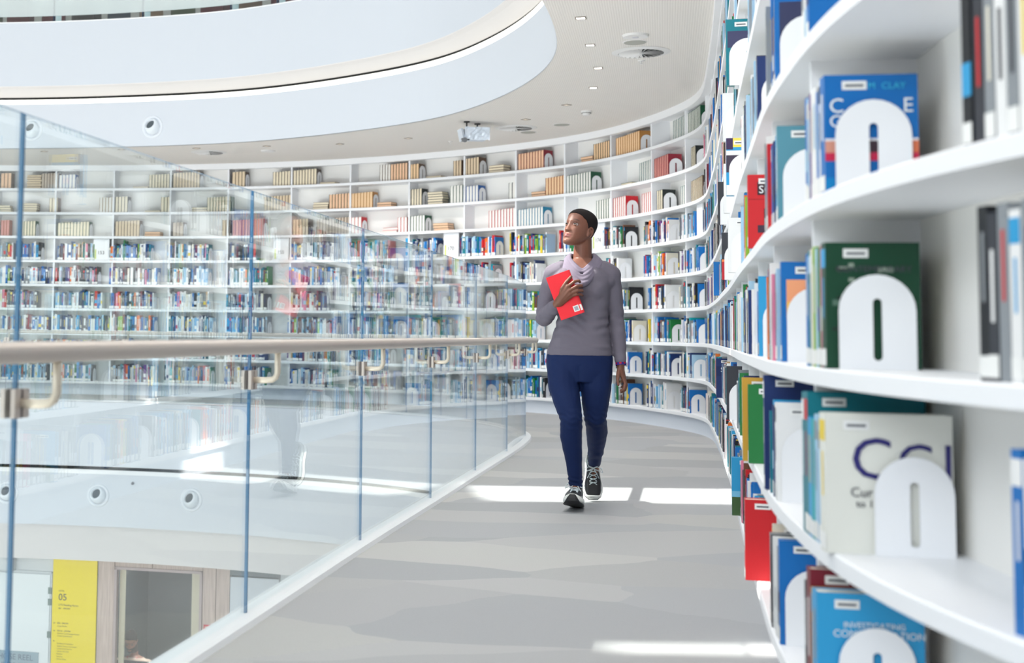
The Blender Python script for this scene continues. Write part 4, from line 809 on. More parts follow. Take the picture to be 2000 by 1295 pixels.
for k, (x, z, w_) in enumerate(((2.25, -2.45, .5), (2.4, -3.0, .8))):
    o = lemp('wall_ledge', x, 2.2, z); tag(o, 'pale %s ledge on the dark office wall behind the window' % ('upper' if k == 0 else 'lower'), 'shelf'); mb = MB(); mb.box(0, w_, 0, .2, 0, .05); mb.build('board', mat('ledge_grey', (140, 140, 132), .7), o); mb = MB(); mb.box(0, .02, .05, .2, -.1, 0); mb.build('support', DK, o)
d2 = lemp('door_2', 3.9, 0, FL); struct(d2); mb = MB(); mb.box(-.33, .33, .01, .05, 0, 2.86); mb.build('door_leaf', mat('door_white2', (206, 212, 218), .5), d2); mb = MB(); mb.box(-.33, .35, 0, .03, 2.88, 3.4); mb.build('door_head', mat('door_head', (120, 128, 132), .6), d2); mb = MB(); mb.box(.33, .35, -.01, .03, 0, 2.95); mb.build('door_frame', GREYM, d2)
o = lemp('red_notice', 3.27, -.006, -2.99); tag(o, 'small red notice plate on the wood panelling right of the office window', 'sign'); mb = MB(); mb.box(-.045, .045, -.004, 0, 0, .12); mb.build('plate', mat('notice_red', (200, 50, 70), .5), o); mb = MB(); mb.box(-.03, .03, -.006, -.004, .08, .095); mb.build('stripe', CRM, o)
ol = lemp('added_office_light', 2.3, 1.1, -1.78); tag(ol, 'added unseen light panel in the lower room to brighten the man', 'ceiling light'); mb = MB(); mb.box(-.3, .3, -.15, .15, .0, .06); mb.build('housing', WHITE, ol); mb = MB(); mb.box(-.28, .28, -.13, .13, -.004, 0); mb.build('diffuser', LAMP, ol)  # panel and its lamp added out of view to brighten the man
od = bpy.data.lights.new('office_fill', 'AREA'); od.energy = 42; od.size = .5; oo = bpy.data.objects.new('office_fill_beam', od); C.objects.link(oo); oo.parent = ol; oo.location = (0, -.3, -.03)
# desk, monitor
o = lemp('desk', 2.3, .35, FL); tag(o, 'pale office desk behind the lower window under the monitor', 'desk'); mb = MB(); mb.box(-.7, .8, -.2, .5, 1.02, 1.06); mb.build('worktop', CRM, o)
for a in (-.66, .72):
    for b in (-.16, .42): mb = MB(); mb.box(a, a+.05, b, b+.05, 0, 1.02); mb.build('leg', GREYM, o)
o = lemp('monitor', 2.1, .3, FL+1.06); tag(o, 'black computer monitor seen from behind, in front of the seated man', 'monitor'); mb = MB(); mb.box(-.27, .27, -.02, .02, .22, .56); mb.build('screen', BLACK, o, bevel=.006); mb = MB(); mb.box(-.03, .03, .0, .03, .01, .24); mb.build('stand', BLACK, o); mb = MB(); mb.box(-.12, .12, -.08, .1, 0, .012); mb.build('base', BLACK, o); mb = MB(); mb.box(-.03, .03, -.023, -.02, .42, .46); mb.build('badge', GREYM, o)
# ================================================================== PEOPLE
def capsules(mb, pts, n=18):
    """tapered chain with round ends: pts = [(x,y,z,r) ...]; closed overlapping solids for the voxel union"""
    for (x, y, z, r), (X, Y, Z, R) in zip(pts[:-1], pts[1:]):
        a, b = Vector((x, y, z)), Vector((X, Y, Z)); d = b-a; L = d.length
        if L < 1e-5: continue
        d /= L; u = d.orthogonal().normalized(); v = d.cross(u); rg = []
        for k in range(6): t = math.pi/2*(1-k/5); rg.append((a-d*(r*math.sin(t)), max(r*math.cos(t), 1e-4)))
        for k in range(6): t = math.pi/2*k/5; rg.append((b+d*(R*math.sin(t)), max(R*math.cos(t), 1e-4)))
        mb.rings([[c+u*(q*math.cos(2*math.pi*j/n))+v*(q*math.sin(2*math.pi*j/n)) for j in range(n)] for c, q in rg])
def oval(mb, lev, n=40, e=2.3):
    """stack of horizontal super-ellipses: (z, cx, cy, hw, hd)"""
    R = []
    for z, cx, cy, hw, hd in lev:
        r = []
        for k in range(n):
            a = 2*math.pi*k/n; c, s = math.cos(a), math.sin(a); r.append((cx+hw*math.copysign(abs(c)**(2/e), c), cy+hd*math.copysign(abs(s)**(2/e), s), z))
        R.append(r)
    mb.rings(R)
def interp_levels(L, step=.012):
    out = []; zs = [l[0] for l in L]; z = zs[0]
    k = max(2, int((max(zs)-min(zs))/step)); A = np.array(L); order = np.argsort(A[:, 0]); A = A[order]
    # smooth (Catmull-Rom style) interpolation
    for zz in np.linspace(A[0, 0], A[-1, 0], k):
        i = min(max(np.searchsorted(A[:, 0], zz)-1, 0), len(A)-2); p1, p2 = A[i], A[i+1]; p0 = A[max(i-1, 0)]; p3 = A[min(i+2, len(A)-1)]; h = p2[0]-p1[0]; t = (zz-p1[0])/h
        m1 = (p2-p0)/max(p2[0]-p0[0], 1e-6)*h; m2 = (p3-p1)/max(p3[0]-p1[0], 1e-6)*h
        v = (2*t**3-3*t**2+1)*p1+(t**3-2*t**2+t)*m1+(-2*t**3+3*t**2)*p2+(t**3-t**2)*m2; v[0] = zz; out.append(tuple(v))
    return out
def fuse(mb, name, vox, smooth, mat_, parent, sf=.5, disp=None, colf=None, M=None):
    me = bpy.data.meshes.new('t'); me.from_pydata(mb.v, [], mb.f); o = bpy.data.objects.new('t', me); C.objects.link(o)
    r = o.modifiers.new('r', 'REMESH'); r.mode = 'VOXEL'; r.voxel_size = vox; r.use_smooth_shade = True
    if smooth: s = o.modifiers.new('s', 'SMOOTH'); s.factor = sf; s.iterations = smooth
    bpy.context.view_layer.update(); dg = bpy.context.evaluated_depsgraph_get(); m2 = bpy.data.meshes.new_from_object(o.evaluated_get(dg)); bpy.data.objects.remove(o); bpy.data.meshes.remove(me)
    m2.name = name; n = len(m2.vertices); co = np.empty(n*3); m2.vertices.foreach_get('co', co); co = co.reshape(-1, 3)
    if disp is not None:
        no = np.empty(n*3); m2.vertices.foreach_get('normal', no); no = no.reshape(-1, 3); co = disp(co, no); m2.vertices.foreach_set('co', co.ravel())
    if colf is not None:
        at = m2.color_attributes.new('Col', 'FLOAT_COLOR', 'POINT'); at.data.foreach_set('color', colf(co).ravel())
    if M is not None: m2.transform(M)
    m2.materials.clear(); m2.materials.append(mat_); m2.polygons.foreach_set('use_smooth', [True]*len(m2.polygons)); m2.update()
    ob = bpy.data.objects.new(name, m2); C.objects.link(ob)
    if parent is not None: ob.parent = parent
    return ob
G = lambda v, m, s: np.exp(-((v-m)/s)**2)
# -------- head: z=0 at the eyes, -y is the face
HL = [(-.120, 0, -.062, .012, .014), (-.116, 0, -.058, .026, .026), (-.105, 0, -.046, .040, .041), (-.088, 0, -.032, .051, .054), (-.068, 0, -.016, .0585, .069), (-.045, 0, -.002, .064, .082), (-.02, 0, .006, .0675, .090), (.005, 0, .010, .070, .0955),
      (.03, 0, .013, .0725, .099), (.055, 0, .015, .072, .0975), (.078, 0, .017, .066, .090), (.096, 0, .019, .054, .075), (.109, 0, .021, .037, .054), (.116, 0, .022, .018, .028), (.118, 0, .022, .006, .01)]
def head_mesh(Mh, scale=1.0, inflate=0.0, hair=False, n=96, front=True):
    """Head surface as one closed ring mesh; returns MB in body space"""
    L = interp_levels(HL, .0024); R = []
    for z, cx, cy, hw, hd in L:
        r = []
        for k in range(n):
            a = 2*math.pi*k/n; c, s = math.cos(a), math.sin(a); e = 2.15
            x = hw*math.copysign(abs(c)**(2/e), c); y = cy+hd*math.copysign(abs(s)**(2/e), s)
            if s < 0 and front:
                f = min(1, -s*1.6); ax = abs(x); g = lambda v, m, q: math.exp(-((v-m)/q)**2)
                dy = 0
                nose = 0
                if -.062 < z < .022:
                    t = (z-.012)/(-.042-.012); t = min(max(t, 0), 1.0); hh = .004+.0175*t**1.3; wx = .0085+.0045*t
                    fall = 1 if z > -.042 else math.exp(-((z+.042)/.0055)**2); up_ = 1 if z < .006 else math.exp(-((z-.006)/.01)**2)
                    nose = hh*fall*up_*g(x, 0, wx)
                nose += .0085*g(ax, .0135, .0062)*g(z, -.0415, .0072)          # wings
                dy += nose
                dy -= .0115*g(ax, .032, .0165)*g(z, .001, .0115)                 # sockets
                dy += .0045*g(ax, .028, .02)*g(z, .021, .008)+.0025*g(x, 0, .012)*g(z, .02, .01)
                dy += .005*g(ax, .043, .018)*g(z, -.026, .018)                   # cheek bones
                dy += .0075*g(x, 0, .02)*g(z, -.0665, .0048)+.0088*g(x, 0, .017)*g(z, -.0785, .0052)-.0042*g(x, 0, .024)*g(z, -.0722, .0018)
                dy += .0045*g(x, 0, .027)*g(z, -.070, .018)                      # muzzle
                dy -= .0022*g(x, 0, .0035)*g(z, -.056, .006)
                dy -= .0035*g(x, 0, .02)*g(z, -.0895, .005)
                dy += .0065*g(x, 0, .018)*g(z, -.104, .011)                      # chin
                dy -= .003*g(ax, .027, .004)*g(z, -.072, .006)
                y -= dy*f
            if abs(z) < .08: x -= math.copysign(.004*math.exp(-((y+.045)/.02)**2)*math.exp(-((z-.03)/.02)**2), x)   # temples
            p = Vector((x, y, z))
            if inflate: q = Vector((x, y-cy, z*.8)); p += q.normalized()*inflate
            r.append(Mh @ (p*scale))
        R.append(r)
    mb = MB(); mb.rings(R); return mb
def ear(mb, sx, Mh, scale=1):
    pts = []
    for k in range(15):
        a = math.radians(-65+k*22); pts.append(Mh @ (Vector((sx*(.071+.010*max(0, math.cos(a-.4))), .020+.0155*math.cos(a), -.018+.030*math.sin(a)))*scale))
    mb.tube(pts, [.0042*scale]*15, 8)
    mb.tube([Mh @ (Vector(p)*scale) for p in ((sx*.070, .012, .002), (sx*.0735, .022, -.006), (sx*.0735, .024, -.02), (sx*.070, .014, -.036), (sx*.069, .010, -.044))], [.006*scale, .006*scale, .007*scale, .0065*scale, .005*scale], 8)
    mb.tube([Mh @ (Vector(p)*scale) for p in ((sx*.069, .008, -.012), (sx*.0735, .010, -.02), (sx*.070, .012, -.03))], .0045*scale, 8)
def hairline(x, y, z):
    """height of the hair edge for a point of the scalp (head space)"""
    if y < -.045: return .073-.35*max(0, abs(x)-.03)
    if y < -.01: return .073+(y+.045)*(-.9)-.012*0
    if y < .02: return .035-(y+.01)*2.0
    return -.03-(y-.02)*.5
def hair_cap(Mh, parent, mat_, name='hair', inflate=.0028, vox=.003, beard=False):
    L = interp_levels(HL, .0018); n = 160; P = {}; verts = []; faces = []
    def keep(x, y, z): return z > np.interp(y, [-.11, -.085, -.06, -.045, -.03, -.012, .0, .012, .03, .06, .12], [.071, .072, .060, .048, .040, .018, -.006, .012, .004, -.05, -.062])
    R = []; K = []
    for z, cx, cy, hw, hd in L:
        r = []; kk = []
        for k in range(n):
            a = 2*math.pi*k/n; c, s = math.cos(a), math.sin(a); e = 2.15; x = hw*math.copysign(abs(c)**(2/e), c); y = cy+hd*math.copysign(abs(s)**(2/e), s)
            q = Vector((x, y-cy, z*.9)).normalized(); r.append((Vector((x, y, z)), q)); kk.append(keep(x, y, z))
        R.append(r); K.append(kk)
    idx = {}
    def vid(i, k, outer):
        key = (i, k, outer)
        if key not in idx: p, q = R[i][k]; idx[key] = len(verts); verts.append(tuple(Mh @ (p+q*(inflate if outer else -.003))))
        return idx[key]
    inside = lambda i, k: 0 <= i < len(R)-1 and K[i][k] and K[i][(k+1) % n] and K[i+1][k] and K[i+1][(k+1) % n]
    for i in range(len(R)-1):
        for k in range(n):
            if not inside(i, k): continue
            a, b = k, (k+1) % n
            faces.append((vid(i, a, 1), vid(i, b, 1), vid(i+1, b, 1), vid(i+1, a, 1)))
            for (ii, kk_, e0, e1) in ((i-1, k, (i, a), (i, b)), (i+1, k, (i+1, b), (i+1, a)), (i, (k-1) % n, (i+1, a), (i, a)), (i, (k+1) % n, (i, b), (i+1, b))):
                if not inside(ii, kk_): faces.append((vid(*e0, 1), vid(*e0, 0), vid(*e1, 0), vid(*e1, 1)))
    me = bpy.data.meshes.new(name); me.from_pydata(verts, [], faces); me.materials.append(mat_); me.polygons.foreach_set('use_smooth', [True]*len(faces)); me.update()
    o = bpy.data.objects.new(name, me); C.objects.link(o); o.parent = parent; return o
HAIRM = mat('short_black_hair', (26, 20, 20), .8, spec=.2, bump=1.0, bscale=900)
EYEW = mat('eye_white', (206, 200, 196), .25); IRIS = mat('iris_dark', (34, 20, 14), .12); PUP = mat('pupil_black', (8, 6, 6), .08)  # pupil material is a plain glossy near-black
def eyes(Mh, parent, gaze=(0, 0)):
    for sx in (-1, 1):
        c = Vector((sx*.031, -.0680, .0000)); R = .0125; mb = MB(); mb.rings([[Mh @ (c+Vector((R*math.sin(t)*math.cos(2*math.pi*k/20), -R*math.cos(t), R*math.sin(t)*math.sin(2*math.pi*k/20)))) for k in range(20)] for t in np.linspace(.02, 3.1, 12)])
        e = mb.build('eye', EYEW, parent, smooth=True)
        for nm, ang, mm, k_ in (('iris', .56, IRIS, 1.012), ('pupil', .2, PUP, 1.02)):
            mb = MB(); Rg = Matrix.Rotation(gaze[0], 3, 'Z') @ Matrix.Rotation(gaze[1], 3, 'X')
            mb.rings([[Mh @ (c+Rg @ Vector((R*k_*math.sin(t)*math.cos(2*math.pi*k/20), -R*k_*math.cos(t), R*k_*math.sin(t)*math.sin(2*math.pi*k/20)))) for k in range(20)] for t in (.01, ang*.5, ang)]); mb.build(nm, mm, e, smooth=True)
        for up_ in (1, -1):       # lids: bands of a slightly larger ball above and below the almond opening
            mb = MB(); rows = []
            for q in range(6):
                row = []
                for k in range(13):
                    az = math.radians(-72+12*k); e0 = math.radians((23 if up_ > 0 else 17)*(1-(abs(az)/math.radians(66))**2)); e0 = max(e0, math.radians(-6)); el = up_*(e0+(math.radians(85)-e0)*q/5); rr_ = R*(1.10-.015*q)
                    row.append(Mh @ (c+Vector((rr_*math.cos(el)*math.sin(az), -rr_*math.cos(el)*math.cos(az), rr_*math.sin(el)))))
                rows.append(row)
            for q in range(5):
                for k in range(12): mb.quad(rows[q][k], rows[q][k+1], rows[q+1][k+1], rows[q+1][k])
            mb.build('eyelid', LIDM if up_ > 0 else LIDL, parent, smooth=True)
            if up_ > 0: mb = MB(); mb.tube([p for p in rows[0]], .0007, 6); mb.build('eyelashes', HAIRM, parent)
LIDM = mat('eyelid_skin', (84, 50, 40), .5); LIDL = mat('lower_lid_skin', (104, 64, 49), .5)

# ---------------------------------------------------------------- the walking woman
PW = empty('person', (1.6, 7.68, 0), -.205); tag(PW, 'woman in a grey cowl-neck top and navy leggings walking with a red book, looking up', 'person')
MH = Matrix.Translation((.000, -.014, 1.572)) @ Matrix.Rotation(math.radians(-40), 4, 'Z') @ Matrix.Rotation(math.radians(-17), 4, 'X') @ Matrix.Rotation(math.radians(3), 4, 'Y') @ Matrix.Scale(.975, 4)
TOR = [(.74, 0, .0, .165, .10), (.80, 0, .0, .176, .110), (.88, .002, 0, .170, .108), (.98, .012, 0, .145, .095), (1.07, .018, 0, .131, .088), (1.16, .019, 0, .139, .097), (1.24, .018, -.004, .150, .104), (1.30, .017, 0, .158, .096), (1.345, .017, .008, .142, .080), (1.378, .017, .013, .095, .066), (1.40, .017, .016, .06, .055)]
ARMR = [(-.138, .012, 1.312, .050), (-.172, .028, 1.20, .045), (-.198, .045, 1.06, .040)]; FORR = [(-.198, .045, 1.06, .040), (-.168, -.055, 1.09, .036), (-.122, -.168, 1.138, .0255)]
ARML = [(.170, .012, 1.312, .050), (.190, .024, 1.20, .043), (.204, .04, 1.075, .037)]; FORL = [(.204, .04, 1.075, .037), (.216, .018, .97, .034), (.228, -.012, .815, .0235)]
LEGF = [(-.088, .0, .83, .090), (-.084, -.05, .68, .081), (-.064, -.09, .59, .068), (-.044, -.128, .505, .055)]; SHF = [(-.044, -.128, .505, .054), (-.046, -.10, .41, .054), (-.03, -.075, .26, .040), (-.02, -.055, .13, .032)]
LEGB = [(.090, .0, .83, .090), (.090, -.01, .68, .081), (.088, -.006, .59, .068), (.088, .0, .505, .055)]; SHB = [(.088, .0, .505, .054), (.098, .10, .42, .053), (.092, .22, .31, .039), (.086, .325, .225, .031)]
body = MB(); oval(body, interp_levels(TOR)); hd_ = head_mesh(MH); i0 = len(body.v)
body.v += hd_.v; body.f += [tuple(i0+k for k in f) for f in hd_.f]; ear(body, 1, MH); ear(body, -1, MH)
capsules(body, [(.017, .02, 1.36, .056), (.020, .012, 1.43, .0515), (.022, .004, 1.50, .049), (.022, .008, 1.545, .047)])
capsules(body, [(-.12, .01, 1.352, .02), (-.02, -.045, 1.352, .012)]); capsules(body, [(.15, .01, 1.352, .02), (.05, -.045, 1.352, .012)])   # collar bones
for ch in (ARMR, FORR, ARML, FORL, LEGF, SHF, LEGB, SHB): capsules(body, ch)
capsules(body, [(-.02, -.055, .13, .03), (-.028, -.10, .085, .026), (-.034, -.16, .07, .018)]); capsules(body, [(.086, .325, .225, .03), (.082, .33, .13, .028), (.078, .32, .06, .024)])
# hand holding the book (her right): palm against the cover, fingers curling round its spine
def chain(mb, pts, r0, r1):
    k = len(pts); capsules(mb, [(*p, r0+(r1-r0)*i/(k-1)) for i, p in enumerate(pts)], 12)
WR = (-.122, -.168, 1.138)
for a, b in (((-.108, -.186, 1.158, .024), (-.062, -.205, 1.234, .0145)), ((-.106, -.186, 1.152, .024), (-.052, -.208, 1.214, .0145)), ((-.104, -.184, 1.148, .023), (-.048, -.206, 1.196, .014)), ((-.104, -.182, 1.144, .022), (-.050, -.200, 1.180, .013))): capsules(body, [(*WR, .0245), a, b], 14)
chain(body, [(-.062, -.205, 1.234), (-.028, -.214, 1.262), (-.002, -.200, 1.268), (.004, -.168, 1.262)], .0098, .0078)
chain(body, [(-.052, -.208, 1.214), (-.012, -.218, 1.238), (.012, -.202, 1.240), (.014, -.168, 1.236)], .0102, .008)
chain(body, [(-.048, -.206, 1.196), (-.008, -.215, 1.214), (.015, -.198, 1.214), (.018, -.166, 1.210)], .0098, .0078)
chain(body, [(-.050, -.200, 1.180), (-.014, -.208, 1.192), (.010, -.194, 1.192), (.018, -.166, 1.188)], .009, .007)
chain(body, [(-.104, -.190, 1.170), (-.094, -.203, 1.222), (-.068, -.203, 1.262), (-.044, -.196, 1.290)], .0125, .0085)
# hanging hand (her left)
WL = (.228, -.012, .815)
for a, b in (((.226, -.022, .775, .019), (.240, -.034, .728, .0115)), ((.230, -.010, .775, .019), (.247, -.014, .724, .0115)), ((.232, .004, .775, .018), (.248, .006, .726, .011)), ((.232, .014, .778, .016), (.245, .024, .732, .0105))): capsules(body, [(*WL, .021), a, b], 14)
chain(body, [(.240, -.034, .728), (.250, -.044, .700), (.244, -.052, .674), (.226, -.054, .662)], .0095, .0072)
chain(body, [(.247, -.014, .724), (.258, -.02, .692), (.250, -.028, .664), (.230, -.032, .652)], .0098, .0074)
chain(body, [(.248, .006, .726), (.258, .002, .696), (.250, -.004, .668), (.232, -.008, .658)], .0092, .007)
chain(body, [(.245, .024, .732), (.253, .022, .708), (.246, .016, .686), (.232, .012, .678)], .0085, .0066)
chain(body, [(.222, -.02, .79), (.212, -.045, .752), (.210, -.056, .722), (.213, -.062, .694)], .0125, .0082)
MHi = MH.inverted(); MHn = np.array(MHi)
def skincol(co):
    h = co @ MHn[:3, :3].T + MHn[:3, 3]; x, y, z = h.T; base = np.array(srgb(110, 68, 52)[:3]); c = np.tile(base, (len(co), 1)); head = (co[:, 2] > 1.42) & (y < .02)
    def mixc(w, rgb): nonlocal c; w = np.clip(w, 0, 1)[:, None]; c = c*(1-w)+np.array(srgb(*rgb)[:3])*w
    front = np.where((y < -.03) & head, 1.0, 0)
    mixc(front*.85*np.exp(-(np.abs(x)/.024)**4)*np.exp(-((z+.0725)/.0115)**4), (128, 66, 66))
    mixc(front*.9*np.exp(-((z+.0722)/.0014)**2)*np.exp(-(np.abs(x)/.022)**4), (56, 28, 28))
    ax = np.abs(x); brow = .0235+.004*(1-((ax-.03)/.018)**2)
    mixc(front*.92*np.exp(-((z-brow)/.0032)**2)*np.exp(-(np.abs(ax-.031)/.017)**6), (34, 22, 20))
    mixc(front*.5*np.exp(-((z-.002)/.011)**2)*np.exp(-((ax-.031)/.018)**2), (74, 44, 36))
    mixc(front*.55*np.exp(-((z+.0485)/.0028)**2)*np.exp(-((ax-.0085)/.0045)**2), (44, 24, 20))
    return np.concatenate([c, np.ones((len(co), 1))], 1)
fuse(body, 'body', .0034, 3, SKIN, PW, .5, colf=skincol)
eyes(MH, PW, (0.15, -.28))
hair_cap(MH, PW, HAIRM)
KNIT = mat('grey_jersey', (104, 99, 110), .85, spec=.2, bump=.4, bscale=700); NAVY = mat('navy_leggings', (9, 30, 72), .75, spec=.25, bump=.3, bscale=800)
def wr(co, axis, f, amp, seed=0):
    return np.array([mnoise.noise(Vector((p[0]*f[0]+seed, p[1]*f[1], p[2]*f[2])))*amp for p in co])
# top
sw = MB(); IN = .010
oval(sw, interp_levels([(z, cx, cy, hw+IN, hd+IN) for z, cx, cy, hw, hd in TOR if z < 1.31 and z > .81]+[(.852, .001, 0, .182, .121), (1.325, .017, .012, .166, .090), (1.352, .017, .022, .142, .076), (1.388, .017, .028, .098, .060)]))
for ch in (ARMR, FORR, ARML, FORL):
    q = [(x, y, z, r+IN*.85) for x, y, z, r in ch]
    if ch is FORR: a, b = Vector(ch[-2][:3]), Vector(ch[-1][:3]); e = a.lerp(b, .86); q[-1] = (*e, .0335)
    if ch is FORL: a, b = Vector(ch[-2][:3]), Vector(ch[-1][:3]); e = a.lerp(b, .90); q[-1] = (*e, .032)
    capsules(sw, q)
capsules(sw, [(-.10, .0, 1.335, .055), (-.138, .012, 1.31, .062)]); capsules(sw, [(.13, .0, 1.335, .055), (.170, .012, 1.31, .062)]); capsules(sw, [(.075, .002, 1.352, .040), (.165, .008, 1.318, .058)]); capsules(sw, [(-.045, .002, 1.352, .040), (-.13, .008, 1.318, .058)]); capsules(sw, [(.085, -.035, 1.30, .062), (.15, -.01, 1.27, .055)]); capsules(sw, [(-.055, -.035, 1.30, .062), (-.12, -.01, 1.27, .055)])
capsules(sw, [(-.055, -.055, 1.215, .062), (-.052, -.05, 1.2, .06)]); capsules(sw, [(.085, -.055, 1.215, .062), (.084, -.05, 1.2, .06)])
def swd(co, no):
    x, y, z = co.T; d = np.zeros(len(co)); tors = (np.abs(x-.015) < .15)
    d += np.where(tors, .0035*np.sin(z*120+x*30+3*np.sin(x*25))*np.exp(-((z-1.03)/.07)**2), 0)
    d += np.where(tors, .0028*np.sin((z-x*.8)*85+2)*np.exp(-((z-1.14)/.05)**2)*np.exp(-((x+.05)/.1)**2), 0)
    d += np.where(tors, .002*np.sin(z*160+x*12)*np.exp(-((z-.9)/.03)**2), 0)
    ar = x < -.13
    d += np.where(ar, .0022*np.sin(z*95-y*90)*np.exp(-((z-1.06)/.06)**2), 0)
    d += np.where(x < -.10, .0016*np.sin(y*130-z*40)*np.where(y < -.02, 1, 0), 0)
    d += np.where(x > .17, .002*np.sin(z*95+x*40)*np.exp(-((z-1.07)/.06)**2), 0)
    d += wr(co, 0, (14, 14, 26), .004, 3.3)
    return co+no*d[:, None]
top = fuse(sw, 'jersey_top', .005, 5, KNIT, PW, .5, disp=swd)
# cowl: overlapping draped loops of the same jersey, colour lightened for lit edges
cw = MB()
for (cx, cy, zb, a, b, drop, rr0, ph) in ((.017, .012, 1.412, .068, .098, .080, .0105, 0), (.017, .008, 1.408, .074, .104, .090, .0115, .2), (.016, .004, 1.400, .083, .114, .104, .012, .4), (.016, .004, 1.396, .087, .116, .111, .012, .8), (.016, .002, 1.392, .092, .120, .116, .0125, 1.1), (.018, .0, 1.378, .103, .124, .120, .0125, 2.2), (.016, .0, 1.362, .112, .124, .112, .011, 3.0)):
    pts = []; n = 40
    for k in range(n):
        t = 2*math.pi*k/n; fr = max(0, -math.sin(t)); x = cx+a*math.cos(t)*(1-.22*fr**1.5); y = (cy+b*math.sin(t)) if math.sin(t) < 0 else cy+.7*b*math.sin(t); z = zb-drop*fr**1.6+.004*math.sin(3*t+ph)+(.006 if math.sin(t) > .3 else 0); pts.append((x, y, z))
    cw.tube(pts, [rr0*(1+.25*math.sin(5*2*math.pi*k/n+ph)) for k in range(n)], 10, closed=True)
fuse(cw, 'cowl_collar', .0035, 2, mat('grey_jersey_lit', (114, 107, 122), .8, spec=.2, bump=.4, bscale=700), PW, .4)
# leggings
lg = MB(); oval(lg, interp_levels([(.705, 0, -.02, .13, .085), (.735, 0, -.005, .162, .104), (.78, 0, .0, .182, .116), (.83, .0, 0, .183, .117), (.87, .001, 0, .175, .113)]))
for ch in (LEGF, SHF, LEGB, SHB):
    q = [(x, y, z, r+(.0075 if z > .3 else .005)) for x, y, z, r in ch]; capsules(lg, q)
def lgd(co, no):
    x, y, z = co.T; d = .0018*np.sin(z*190+x*60+np.sin(x*90)*1.5)*np.exp(-((z-.50)/.05)**2)+.0028*np.sin(z*250+x*40)*np.exp(-((z-.155)/.03)**2)*np.where(y < .1, 1, 0)
    d += .0022*np.sin(z*200+y*80)*np.exp(-((z-.27)/.03)**2)*np.where(y > .1, 1, 0)+wr(co, 0, (16, 16, 30), .0022, 8.1)
    cr = np.exp(-(x/.012)**2)*np.where((z < .80) & (z > .5), 1, 0)
    return co+no*d[:, None]-no*(cr*.004)[:, None]
fuse(lg, 'leggings', .005, 4, NAVY, PW, .5, disp=lgd)
# bracelet
mb = MB(); N = 28; ax_ = (Vector(FORL[-2][:3])-Vector(WL)).normalized(); u_ = ax_.orthogonal().normalized(); v_ = ax_.cross(u_)
for k in range(N):
    a0, a1 = 2*math.pi*k/N, 2*math.pi*(k+1)/N; c_ = srgb(*((214, 30, 60) if k % 4 in (0, 1) else (60, 50, 160)))
    for (h0, h1, cc) in ((-.010, -.005, srgb(70, 60, 170)), (-.005, .005, c_), (.005, .010, srgb(150, 50, 120))):
        P = [Vector(WL)+ax_*(h-.004)+(u_*math.cos(a)+v_*math.sin(a))*.0295 for h, a in ((h0, a0), (h0, a1), (h1, a1), (h1, a0))]; mb.quad(*P, cc); mb.quad(*[p*1 for p in P[::-1]], cc)
mb.build('bracelet', BOOKM, PW)
